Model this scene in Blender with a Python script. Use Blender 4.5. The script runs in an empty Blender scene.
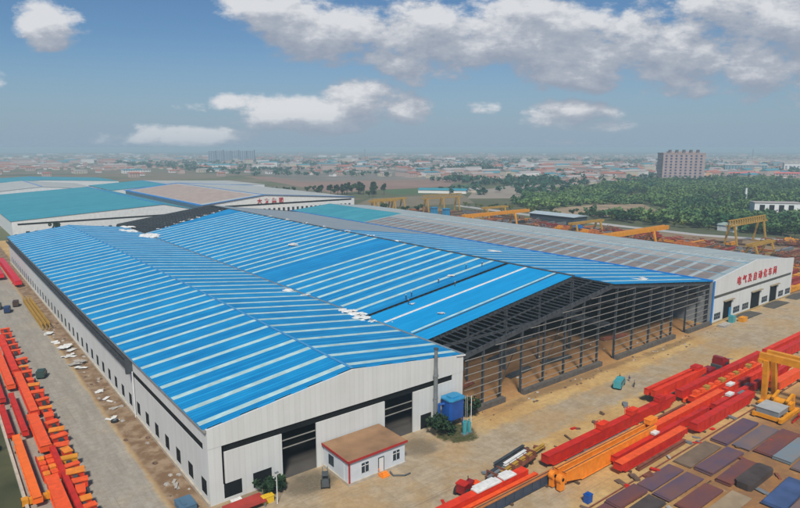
import bpy, math, random
import numpy as np
from mathutils import Vector, Matrix
R = math.radians
rng = random.Random(7)
sc = bpy.context.scene
col = sc.collection

# ------------------------------------------------------------------ materials
def srgb(r, g, b):
    f = lambda c: (c/255/12.92) if c/255 <= .04045 else ((c/255+.055)/1.055)**2.4
    return (f(r), f(g), f(b))
_m = {}
def mat(key, c, rough=.6, metal=0, var=.15, vs=.6, c2=None, mix=.5, stretch=(1,1,1), bump=0, bs=4, spec=.5, noise_detail=5):
    """principled material, colour varied by noise in object space (dirt, wear)"""
    if key in _m: return _m[key]
    m = bpy.data.materials.new(key); m.use_nodes = True
    nt = m.node_tree; N = nt.nodes; L = nt.links
    b = N['Principled BSDF']
    b.inputs['Roughness'].default_value = rough; b.inputs['Metallic'].default_value = metal
    b.inputs['Specular IOR Level'].default_value = spec
    tc = N.new('ShaderNodeTexCoord'); mp = N.new('ShaderNodeMapping'); mp.inputs['Scale'].default_value = stretch
    L.new(tc.outputs['Object'], mp.inputs['Vector'])
    oi = N.new('ShaderNodeObjectInfo')
    n = N.new('ShaderNodeTexNoise'); n.noise_dimensions = '4D'; n.inputs['Scale'].default_value = vs; n.inputs['Detail'].default_value = noise_detail
    L.new(mp.outputs[0], n.inputs['Vector']); 
    w = N.new('ShaderNodeMath'); w.operation = 'MULTIPLY'; w.inputs[1].default_value = 37.; L.new(oi.outputs['Random'], w.inputs[0]); L.new(w.outputs[0], n.inputs['W'])
    cr = N.new('ShaderNodeValToRGB')
    if c2 is None:
        c1 = tuple(x*(1-var) for x in c); c3 = tuple(min(1, x*(1+var)) for x in c)
    else: c1, c3 = c, c2
    cr.color_ramp.elements[0].position = .5-mix*.5; cr.color_ramp.elements[1].position = .5+mix*.5
    cr.color_ramp.elements[0].color = (*c1, 1); cr.color_ramp.elements[1].color = (*c3, 1)
    L.new(n.outputs['Fac'], cr.inputs[0]); L.new(cr.outputs[0], b.inputs['Base Color'])
    if bump:
        n2 = N.new('ShaderNodeTexNoise'); n2.inputs['Scale'].default_value = bs; n2.inputs['Detail'].default_value = 4
        L.new(tc.outputs['Object'], n2.inputs['Vector'])
        bp = N.new('ShaderNodeBump'); bp.inputs['Strength'].default_value = bump; bp.inputs['Distance'].default_value = .1
        L.new(n2.outputs['Fac'], bp.inputs['Height']); L.new(bp.outputs[0], b.inputs['Normal'])
    _m[key] = m
    return m

def roof_mat(key, c, c2, period=.9, rough=.5, depth=.03):
    """corrugated sheet: ribs run across Y, tone shifts from sheet to sheet, streaks of dust"""
    m = bpy.data.materials.new(key); m.use_nodes = True; nt = m.node_tree; N = nt.nodes; L = nt.links
    b = N['Principled BSDF']; b.inputs['Roughness'].default_value = .65; b.inputs['Specular IOR Level'].default_value = .12
    tc = N.new('ShaderNodeTexCoord'); sp = N.new('ShaderNodeSeparateXYZ'); L.new(tc.outputs['Object'], sp.inputs[0])
    def M(op, a, v=None, **k):
        n = N.new('ShaderNodeMath'); n.operation = op
        for i, x in enumerate((a, v)):
            if x is None: continue
            if isinstance(x, (int, float)): n.inputs[i].default_value = x
            else: L.new(x, n.inputs[i])
        return n.outputs[0]
    y = sp.outputs['Y']
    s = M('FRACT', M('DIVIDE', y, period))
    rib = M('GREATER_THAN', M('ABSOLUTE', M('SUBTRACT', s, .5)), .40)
    idx = M('FLOOR', M('DIVIDE', y, period))
    wn = N.new('ShaderNodeTexWhiteNoise'); wn.noise_dimensions = '1D'; L.new(idx, wn.inputs['W'])
    no = N.new('ShaderNodeTexNoise'); no.inputs['Scale'].default_value = .12; no.inputs['Detail'].default_value = 8; no.inputs['Roughness'].default_value = .65
    L.new(tc.outputs['Object'], no.inputs['Vector'])
    st = N.new('ShaderNodeTexNoise'); st.inputs['Scale'].default_value = 1.
    mp = N.new('ShaderNodeMapping'); mp.inputs['Scale'].default_value = (.08, 1.6, 1); L.new(tc.outputs['Object'], mp.inputs[0]); L.new(mp.outputs[0], st.inputs['Vector'])
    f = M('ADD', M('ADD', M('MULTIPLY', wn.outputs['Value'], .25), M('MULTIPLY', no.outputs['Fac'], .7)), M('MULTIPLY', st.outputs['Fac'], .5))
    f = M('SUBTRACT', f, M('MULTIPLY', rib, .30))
    cr = N.new('ShaderNodeValToRGB'); cr.color_ramp.elements[0].position = .45; cr.color_ramp.elements[1].position = 1.0
    cr.color_ramp.elements[0].color = (*c, 1); cr.color_ramp.elements[1].color = (*c2, 1)
    L.new(f, cr.inputs[0]); L.new(cr.outputs[0], b.inputs['Base Color'])
    bp = N.new('ShaderNodeBump'); bp.inputs['Strength'].default_value = .5; bp.inputs['Distance'].default_value = depth
    L.new(rib, bp.inputs['Height']); L.new(bp.outputs[0], b.inputs['Normal'])
    _m[key] = m
    return m

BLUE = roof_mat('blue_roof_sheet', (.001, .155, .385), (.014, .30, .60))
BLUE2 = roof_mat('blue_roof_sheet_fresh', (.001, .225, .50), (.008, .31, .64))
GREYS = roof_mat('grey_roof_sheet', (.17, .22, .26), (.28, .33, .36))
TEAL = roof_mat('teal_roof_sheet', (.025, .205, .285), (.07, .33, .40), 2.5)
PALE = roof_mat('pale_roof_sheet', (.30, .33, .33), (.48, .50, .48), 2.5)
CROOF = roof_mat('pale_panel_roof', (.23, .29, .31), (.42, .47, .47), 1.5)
LIGHT = mat('skylight_sheet', (.38, .54, .54), .5, var=.25, vs=.5)
PANEL = mat('brown_grey_panel', (.20, .175, .165), .6, var=.3, vs=.5)
TANP = mat('tan_roof_panel', (.36, .29, .25), .7, var=.2, vs=.2)
TRIM = mat('blue_trim', (.01, .17, .50), .4)
def clad_mat(key, c, c2, period=1.):
    m = bpy.data.materials.new(key); m.use_nodes = True; nt = m.node_tree; N = nt.nodes; L = nt.links
    b = N['Principled BSDF']; b.inputs['Roughness'].default_value = .55; b.inputs['Specular IOR Level'].default_value = .3
    tc = N.new('ShaderNodeTexCoord'); sp = N.new('ShaderNodeSeparateXYZ'); L.new(tc.outputs['Object'], sp.inputs[0])
    def M(op, a, v=None):
        n = N.new('ShaderNodeMath'); n.operation = op
        for i, x in enumerate((a, v)):
            if x is None: continue
            if isinstance(x, (int, float)): n.inputs[i].default_value = x
            else: L.new(x, n.inputs[i])
        return n.outputs[0]
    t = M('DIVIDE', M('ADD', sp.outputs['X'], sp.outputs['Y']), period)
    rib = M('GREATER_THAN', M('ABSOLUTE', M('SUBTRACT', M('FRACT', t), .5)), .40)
    wn = N.new('ShaderNodeTexWhiteNoise'); wn.noise_dimensions = '1D'; L.new(M('FLOOR', t), wn.inputs['W'])
    no = N.new('ShaderNodeTexNoise'); no.inputs['Scale'].default_value = .2; no.inputs['Detail'].default_value = 9; no.inputs['Roughness'].default_value = .65; L.new(tc.outputs['Object'], no.inputs['Vector'])
    mp = N.new('ShaderNodeMapping'); mp.inputs['Scale'].default_value = (1.4, 1.4, .07); L.new(tc.outputs['Object'], mp.inputs[0])
    st = N.new('ShaderNodeTexNoise'); st.inputs['Scale'].default_value = 1; st.inputs['Detail'].default_value = 5; L.new(mp.outputs[0], st.inputs['Vector'])
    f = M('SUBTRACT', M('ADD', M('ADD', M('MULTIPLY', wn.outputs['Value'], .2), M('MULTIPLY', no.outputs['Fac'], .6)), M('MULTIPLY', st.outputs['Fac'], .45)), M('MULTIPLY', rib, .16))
    cr = N.new('ShaderNodeValToRGB'); cr.color_ramp.elements[0].position = .2; cr.color_ramp.elements[1].position = .75
    cr.color_ramp.elements[0].color = (*c, 1); cr.color_ramp.elements[1].color = (*c2, 1); L.new(f, cr.inputs[0]); L.new(cr.outputs[0], b.inputs['Base Color'])
    return m
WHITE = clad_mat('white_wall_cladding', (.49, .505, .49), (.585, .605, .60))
WHITE2 = mat('white_paint', (.62, .64, .64), .6, var=.12)
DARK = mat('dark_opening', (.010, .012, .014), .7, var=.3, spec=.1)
GLASS = mat('dark_glass', (.02, .035, .05), .25, spec=.3, var=.3, vs=.8)
STEEL = mat('dark_steel', (.055, .065, .075), .55, .2, var=.35)
STEELL = mat('galvanised_rail', (.30, .30, .28), .5, .3, var=.2)
CONC = mat('grey_block_wall', (.09, .08, .07), .9, var=.4, vs=1.2)
KERB = mat('pale_kerb', (.42, .38, .31), .9, var=.25, vs=.8)
PLINTH = mat('plinth', (.40, .35, .28), .9, var=.25, vs=.8)
RED = mat('red_primer', (.36, .012, .006), .6, c2=(.60, .018, .004), vs=.7, mix=.4, bump=.2, noise_detail=9)
RED2 = mat('bright_red_paint', (.50, .02, .006), .6, c2=(.76, .045, .004), vs=.7, mix=.4, bump=.2, noise_detail=9)
SALM = mat('orange_red_paint', (.74, .085, .012), .55, var=.2, vs=1.2)
ORANGE = mat('orange_paint', (.75, .22, .015), .5, var=.22, vs=1.1, bump=.2)
YEL = mat('crane_yellow', (.62, .25, .008), .5, var=.22, vs=.8)
OCH = mat('ochre_yellow', (.36, .21, .03), .7, var=.3, vs=.9)
NAVY = mat('navy_grey_web', (.035, .05, .08), .5, var=.3)
RUST = mat('rusty_steel', (.17, .055, .03), .8, var=.4, vs=.8)
BROWN = mat('brown_scrap', (.12, .075, .05), .9, var=.5, vs=.6)
TYRE = mat('tyre_rubber', (.015, .015, .016), .9)
CAB = mat('dark_red_cab', (.22, .008, .012), .35, var=.2)
HUTROOF = mat('tan_flat_roof', (.25, .145, .075), .9, var=.3, vs=.35, noise_detail=8)
HUTW = mat('hut_white_wall', (.52, .56, .60), .7, var=.08)
REDTRIM = mat('red_trim', (.35, .02, .02), .5)
TANKB = mat('blue_tank', (.006, .07, .30), .4, var=.25)
TANKT = mat('blue_tank_top', (.02, .22, .42), .5, var=.2)
TURQ = mat('turquoise_machine', (.05, .27, .30), .5, var=.3)
GREY = mat('grey_metal', (.20, .22, .23), .5, .3, var=.25)
DGREY = mat('dark_grey_paint', (.06, .07, .075), .6, var=.3)
BAG = mat('white_wrapping', (.62, .62, .60), .7, var=.2, vs=1.5)
CONCR = mat('concrete_rubble', (.34, .32, .29), .9, var=.3, vs=1.5)
TIMBER = mat('timber_block', (.10, .06, .035), .9, var=.3)
BARK = mat('bark', (.07, .05, .035), .9)
LETTER = mat('red_lettering', (.42, .01, .015), .5)
PINKW = mat('pinkish_render', (.50, .40, .38), .8, var=.12, vs=.1)
SLAB = mat('far_block_wall', (.25, .30, .36), .8, var=.1, vs=.1)
SKINC = None

def leaf_mat(key, a, b_, s=.12):
    m = mat(key, a, .8, c2=b_, vs=s, mix=.35, spec=.15)
    return m
LEAF = leaf_mat('leaf_green', (.016, .045, .018), (.05, .10, .03), .5)
LEAFD = leaf_mat('leaf_dark', (.010, .028, .016), (.028, .06, .024), .5)
LEAFO = leaf_mat('leaf_olive', (.06, .10, .02), (.19, .18, .035), .4)
LEAFF = leaf_mat('forest_leaf', (.014, .07, .034), (.15, .24, .075), .022)
LEAFT = leaf_mat('far_leaf', (.012, .06, .045), (.04, .11, .06), .02)

# ------------------------------------------------------------------ mesh builder
class MB:
    def __init__(s): s.v = []; s.f = []
    def add(s, vs, fs):
        o = len(s.v); s.v += [tuple(p) for p in vs]; s.f += [tuple(i+o for i in f) for f in fs]; return s
    def box(s, x0, x1, y0, y1, z0, z1):
        return s.add([(x0,y0,z0),(x1,y0,z0),(x1,y1,z0),(x0,y1,z0),(x0,y0,z1),(x1,y0,z1),(x1,y1,z1),(x0,y1,z1)],
              [(0,3,2,1),(4,5,6,7),(0,1,5,4),(1,2,6,5),(2,3,7,6),(3,0,4,7)])
    def prism(s, poly, ax, a, b):
        """poly: 2-D points; extruded along axis ax ('x': (y,z), 'y': (x,z), 'z': (x,y)) from a to b"""
        f = {'x': lambda p, t: (t, p[0], p[1]), 'y': lambda p, t: (p[0], t, p[1]), 'z': lambda p, t: (p[0], p[1], t)}[ax]
        n = len(poly)
        vs = [f(p, a) for p in poly] + [f(p, b) for p in poly]
        return s.add(vs, [tuple(range(n-1, -1, -1)), tuple(range(n, 2*n))] + [(i, (i+1) % n, n+(i+1) % n, n+i) for i in range(n)])
    def beam(s, p, q, w, h, up=(0,0,1)):
        p = Vector(p); q = Vector(q); d = (q-p).normalized(); u = Vector(up)
        if abs(d.dot(u)) > .98: u = Vector((0,1,0))
        r = d.cross(u).normalized(); u = r.cross(d).normalized()
        c = [(-w/2,-h/2),(w/2,-h/2),(w/2,h/2),(-w/2,h/2)]
        vs = [p+r*a+u*b for a, b in c]+[q+r*a+u*b for a, b in c]
        return s.add(vs, [(3,2,1,0),(4,5,6,7),(0,1,5,4),(1,2,6,5),(2,3,7,6),(3,0,4,7)])
    def tube(s, p, q, r0, r1=None, n=8):
        r1 = r0 if r1 is None else r1
        p = Vector(p); q = Vector(q); d = (q-p).normalized(); u = Vector((0,0,1))
        if abs(d.dot(u)) > .98: u = Vector((0,1,0))
        a = d.cross(u).normalized(); b = a.cross(d)
        vs = []
        for c, r in ((p, r0), (q, r1)):
            for i in range(n):
                t = 2*math.pi*i/n; vs.append(c+a*math.cos(t)*r+b*math.sin(t)*r)
        return s.add(vs, [tuple(range(n)), tuple(range(2*n-1, n-1, -1))]+[(i, n+i, n+(i+1) % n, (i+1) % n) for i in range(n)])
    def hexa(s, c8):
        return s.add(c8, [(0,3,2,1),(4,5,6,7),(0,1,5,4),(1,2,6,5),(2,3,7,6),(3,0,4,7)])
    def build(s, name, m, parent=None, world=False, smooth=False, loc=None):
        me = bpy.data.meshes.new(name)
        v = s.v
        off = None
        if world and parent is not None: off = parent.location
        if loc is not None: off = Vector(loc)
        if off is not None: v = [(p[0]-off[0], p[1]-off[1], p[2]-off[2]) for p in v]
        me.from_pydata(v, [], s.f); me.validate(); me.update()
        for x in (m if isinstance(m, (list, tuple)) else [m]): me.materials.append(x)
        if smooth:
            for p in me.polygons: p.use_smooth = True
        o = bpy.data.objects.new(name, me); col.objects.link(o)
        if parent is not None: o.parent = parent
        if loc is not None: o.location = loc
        return o

def tag(o, label=None, cat=None, group=None, kind=None):
    if label: o['label'] = label
    if cat: o['category'] = cat
    if group: o['group'] = group
    if kind: o['kind'] = kind
    return o
def thing(name, label, cat, loc=(0,0,0), rz=0, group=None):
    o = bpy.data.objects.new(name, None); o.empty_display_size = .5; col.objects.link(o)
    o.location = loc; o.rotation_euler = (0, 0, rz)
    return tag(o, label, cat, group)
def dup(root, loc, rz=0, scale=(1,1,1), label=None, group=None, mats=None):
    r = root.copy(); col.objects.link(r); r.location = loc; r.rotation_euler = (0, 0, rz); r.scale = scale
    if label: r['label'] = label
    if group: r['group'] = group
    for ch in root.children:
        c = ch.copy(); col.objects.link(c); c.parent = r
        for g in ch.children:
            d = g.copy(); col.objects.link(d); d.parent = c
    return r
def setmat(o, m):
    """a copy whose mesh keeps its shape but carries another paint"""
    for s_ in o.material_slots: s_.link = 'OBJECT'; s_.material = m

# ------------------------------------------------------------------ world: sky with clouds
SUN_EL, SUN_AZ = R(50), R(-128)      # direction to the sun, azimuth from +X towards +Y
HEAD = R(51.9)
world = bpy.data.worlds.new('World'); sc.world = world; world.use_nodes = True
nt = world.node_tree; N = nt.nodes; L = nt.links
for n in list(N): N.remove(n)
out = N.new('ShaderNodeOutputWorld')
sky = N.new('ShaderNodeTexSky'); sky.sky_type = 'NISHITA'; sky.sun_disc = False
sky.sun_elevation = SUN_EL; sky.sun_rotation = R(90)-SUN_AZ; sky.air_density = 1.0; sky.dust_density = .6; sky.ozone_density = 3.0
bg = N.new('ShaderNodeBackground'); bg.inputs['Strength'].default_value = .058
tint = N.new('ShaderNodeMix'); tint.data_type = 'RGBA'; tint.blend_type = 'MULTIPLY'; tint.inputs['Factor'].default_value = 1; tint.inputs['B'].default_value = (.66, .84, .98, 1)
L.new(sky.outputs[0], tint.inputs['A']); L.new(tint.outputs['Result'], bg.inputs['Color'])
def cloud_group():
    g = bpy.data.node_groups.new('cloud_density', 'ShaderNodeTree')
    g.interface.new_socket('Vector', in_out='INPUT', socket_type='NodeSocketVector')
    g.interface.new_socket('Density', in_out='OUTPUT', socket_type='NodeSocketFloat')
    gi = g.nodes.new('NodeGroupInput'); go = g.nodes.new('NodeGroupOutput')
    K = g.links
    no = g.nodes.new('ShaderNodeTexNoise'); no.inputs['Scale'].default_value = 7.5; no.inputs['Detail'].default_value = 11; no.inputs['Roughness'].default_value = .62
    st = g.nodes.new('ShaderNodeVectorMath'); st.operation = 'MULTIPLY'; st.inputs[1].default_value = (1, 1.9, 1)
    K.new(gi.outputs[0], st.inputs[0]); K.new(st.outputs[0], no.inputs['Vector'])
    acc = None
    # clouds: position and half-size on the tangent plane of the heading, weight
    for (u, v, a, b_, wt) in [(275,22,60,22,1.0),(345,42,95,36,1.05),(440,48,120,44,1.1),(570,50,130,50,1.15),(650,62,120,40,1.0),(620,4,70,14,.4),
                         (760,40,120,56,1.1),(800,80,110,34,1.0),(735,93,66,9,.8),(320,114,96,22,1.1),(358,102,52,26,1.15),(404,112,30,20,1.0),(235,106,70,11,.75),
                         (178,138,84,11,.85),(165,131,40,10,.8),(566,116,58,17,1.2),(600,126,40,9,.8),(484,108,20,6,.3),(62,36,40,22,1.1),(0,33,14,9,.8),
                         (580,142,30,4,.6),(-120,90,120,30,.9),(950,90,110,40,.9),(500,-60,300,40,.8)]:
        cu = (u-400)/616.; cv = (148-v)/616.*1.03
        s1 = g.nodes.new('ShaderNodeVectorMath'); s1.operation = 'SUBTRACT'; s1.inputs[1].default_value = (cu, cv, 0)
        s2 = g.nodes.new('ShaderNodeVectorMath'); s2.operation = 'MULTIPLY'; s2.inputs[1].default_value = (616/a, 616/b_, 0)
        s3 = g.nodes.new('ShaderNodeVectorMath'); s3.operation = 'DOT_PRODUCT'
        K.new(gi.outputs[0], s1.inputs[0]); K.new(s1.outputs[0], s2.inputs[0]); K.new(s2.outputs[0], s3.inputs[0]); K.new(s2.outputs[0], s3.inputs[1])
        m1 = g.nodes.new('ShaderNodeMath'); m1.operation = 'MULTIPLY_ADD'; m1.inputs[1].default_value = -wt*.95; m1.inputs[2].default_value = wt*1.0
        K.new(s3.outputs['Value'], m1.inputs[0])
        if acc is None: acc = m1.outputs[0]
        else:
            mx = g.nodes.new('ShaderNodeMath'); mx.operation = 'SMOOTH_MAX'; mx.inputs[2].default_value = .25
            K.new(acc, mx.inputs[0]); K.new(m1.outputs[0], mx.inputs[1]); acc = mx.outputs[0]
    cl = g.nodes.new('ShaderNodeMath'); cl.operation = 'MAXIMUM'; cl.inputs[1].default_value = -2.6; K.new(acc, cl.inputs[0])
    fb = g.nodes.new('ShaderNodeMath'); fb.operation = 'MULTIPLY_ADD'; fb.inputs[1].default_value = 4.6; fb.inputs[2].default_value = -2.32
    K.new(no.outputs['Fac'], fb.inputs[0])
    ad = g.nodes.new('ShaderNodeMath'); ad.operation = 'ADD'; K.new(cl.outputs[0], ad.inputs[0]); K.new(fb.outputs[0], ad.inputs[1])
    K.new(ad.outputs[0], go.inputs[0])
    return g
cg = cloud_group()
tc = N.new('ShaderNodeTexCoord')
def dot(v):
    d = N.new('ShaderNodeVectorMath'); d.operation = 'DOT_PRODUCT'; d.inputs[1].default_value = v; L.new(tc.outputs['Generated'], d.inputs[0]); return d.outputs['Value']
def wm(op, a, b=None, c=None):
    n = N.new('ShaderNodeMath'); n.operation = op
    for i, x in enumerate((a, b, c)):
        if x is None: continue
        if isinstance(x, (int, float)): n.inputs[i].default_value = x
        else: L.new(x, n.inputs[i])
    return n.outputs[0]
fwd = dot((math.cos(HEAD), math.sin(HEAD), 0)); rgt = dot((math.sin(HEAD), -math.cos(HEAD), 0)); upw = dot((0, 0, 1))
fw = wm('MAXIMUM', fwd, .08)
cx = N.new('ShaderNodeCombineXYZ'); L.new(wm('DIVIDE', rgt, fw), cx.inputs[0]); L.new(wm('DIVIDE', upw, fw), cx.inputs[1])
ds = []
for off in ((0, 0, 0), (-.006, .02, 0), (-.016, .05, 0)):
    a = N.new('ShaderNodeVectorMath'); a.operation = 'ADD'; a.inputs[1].default_value = off; L.new(cx.outputs[0], a.inputs[0])
    g = N.new('ShaderNodeGroup'); g.node_tree = cg; L.new(a.outputs[0], g.inputs[0]); ds.append(g.outputs[0])
mr = N.new('ShaderNodeMapRange'); mr.interpolation_type = 'SMOOTHSTEP'; mr.inputs['From Min'].default_value = .0; mr.inputs['From Max'].default_value = .75
L.new(ds[0], mr.inputs['Value'])
lit = wm('ADD', wm('MULTIPLY', wm('SUBTRACT', ds[0], ds[1]), .55), wm('MULTIPLY', wm('SUBTRACT', ds[0], ds[2]), .32))
lit = wm('ADD', lit, wm('MULTIPLY', ds[0], -.07))
cr = N.new('ShaderNodeValToRGB'); e = cr.color_ramp.elements
e[0].position = 0.0; e[0].color = (*srgb(150, 160, 176), 1); e[1].position = .95; e[1].color = (*srgb(216, 218, 222), 1)
x = e.new(.45); x.color = (*srgb(170, 177, 189), 1)
L.new(wm('MULTIPLY_ADD', lit, .9, .38), cr.inputs[0])
bg2 = N.new('ShaderNodeBackground'); bg2.inputs['Strength'].default_value = .73; L.new(cr.outputs[0], bg2.inputs['Color'])
# low haze veil softens clouds towards the horizon
el = wm('DIVIDE', upw, fw)
veil = N.new('ShaderNodeMapRange'); veil.inputs['From Min'].default_value = -.01; veil.inputs['From Max'].default_value = .06; veil.inputs['To Min'].default_value = .35; veil.inputs['To Max'].default_value = .98
L.new(el, veil.inputs['Value'])
mx = N.new('ShaderNodeMixShader'); L.new(wm('MULTIPLY', mr.outputs[0], veil.outputs[0]), mx.inputs[0]); L.new(bg.outputs[0], mx.inputs[1]); L.new(bg2.outputs[0], mx.inputs[2])
# pale air low over the horizon
bg3 = N.new('ShaderNodeBackground'); bg3.inputs['Color'].default_value = (*srgb(142, 162, 182), 1); bg3.inputs['Strength'].default_value = .76
lo = N.new('ShaderNodeMapRange'); lo.interpolation_type = 'SMOOTHSTEP'; lo.inputs['From Min'].default_value = -.03; lo.inputs['From Max'].default_value = .20; lo.inputs['To Min'].default_value = .97; lo.inputs['To Max'].default_value = .0
L.new(el, lo.inputs['Value'])
mx3 = N.new('ShaderNodeMixShader'); L.new(lo.outputs[0], mx3.inputs[0]); L.new(bg.outputs[0], mx3.inputs[1]); L.new(bg3.outputs[0], mx3.inputs[2])
L.new(mx3.outputs[0], mx.inputs[1])
L.new(mx.outputs[0], out.inputs['Surface'])

sun = bpy.data.lights.new('sun', 'SUN'); sun.energy = 3.3; sun.angle = R(9); sun.color = (1, .93, .82)
so = bpy.data.objects.new('sun', sun); col.objects.link(so)
dirv = Vector((math.cos(SUN_EL)*math.cos(SUN_AZ), math.cos(SUN_EL)*math.sin(SUN_AZ), math.sin(SUN_EL)))
so.rotation_euler = dirv.to_track_quat('Z', 'Y').to_euler()

# camera
cam = bpy.data.cameras.new('camera'); co = bpy.data.objects.new('camera', cam); col.objects.link(co); sc.camera = co
H = 55.
F = 606.6; P = math.atan(106/F)
cam.sensor_width = 36; cam.lens = 36*F/800; cam.clip_start = .5; cam.clip_end = 30000
fv = Vector((math.cos(HEAD)*math.cos(P), math.sin(HEAD)*math.cos(P), -math.sin(P)))
co.location = (0, 0, H); co.rotation_euler = fv.to_track_quat('-Z', 'Y').to_euler()

def px_ground(u, v):
    x = u-400; y = 254-v
    fw_ = F*math.cos(P)+y*math.sin(P); up = -F*math.sin(P)+y*math.cos(P); t = -H/up
    return ((fw_*math.cos(HEAD)+x*math.sin(HEAD))*t, (fw_*math.sin(HEAD)-x*math.cos(HEAD))*t)
# ------------------------------------------------------------------ ground
def nodemat(key):
    m = bpy.data.materials.new(key); m.use_nodes = True; return m, m.node_tree.nodes, m.node_tree.links
def sheet(name, pts, z, m):
    o = MB().add([(x, y, z) for x, y in pts], [tuple(range(len(pts)))]).build(name, m)
    return tag(o, kind='structure')

def ground_far_mat():
    m, N, L = nodemat('farmland'); b = N['Principled BSDF']; b.inputs['Roughness'].default_value = 1; b.inputs['Specular IOR Level'].default_value = .1
    tc = N.new('ShaderNodeTexCoord')
    mp = N.new('ShaderNodeMapping'); mp.inputs['Rotation'].default_value = (0, 0, .5); mp.inputs['Scale'].default_value = (.006, .012, 1)
    L.new(tc.outputs['Object'], mp.inputs[0])
    vo = N.new('ShaderNodeTexVoronoi'); vo.inputs['Scale'].default_value = 1; L.new(mp.outputs[0], vo.inputs['Vector'])
    sp = N.new('ShaderNodeSeparateColor'); L.new(vo.outputs['Color'], sp.inputs[0])
    cr = N.new('ShaderNodeValToRGB'); cr.color_ramp.interpolation = 'CONSTANT'
    cols = [(.07, .10, .04), (.20, .14, .09), (.10, .13, .06), (.22, .18, .13), (.05, .085, .04), (.17, .16, .12)]
    while len(cr.color_ramp.elements) < 6: cr.color_ramp.elements.new(.5)
    for i, e in enumerate(cr.color_ramp.elements): e.position = i/6; e.color = (*cols[i], 1)
    L.new(sp.outputs[0], cr.inputs[0])
    no = N.new('ShaderNodeTexNoise'); no.inputs['Scale'].default_value = .05; no.inputs['Detail'].default_value = 8; L.new(tc.outputs['Object'], no.inputs['Vector'])
    mx = N.new('ShaderNodeMix'); mx.data_type = 'RGBA'; mx.inputs['B'].default_value = (.13, .12, .08, 1)
    L.new(no.outputs['Fac'], mx.inputs['Factor']); L.new(cr.outputs[0], mx.inputs['A']); L.new(mx.outputs['Result'], b.inputs['Base Color'])
    return m
sheet('ground', [(-9000, -9000), (9000, -9000), (9000, 9000), (-9000, 9000)], 0, ground_far_mat())

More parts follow.
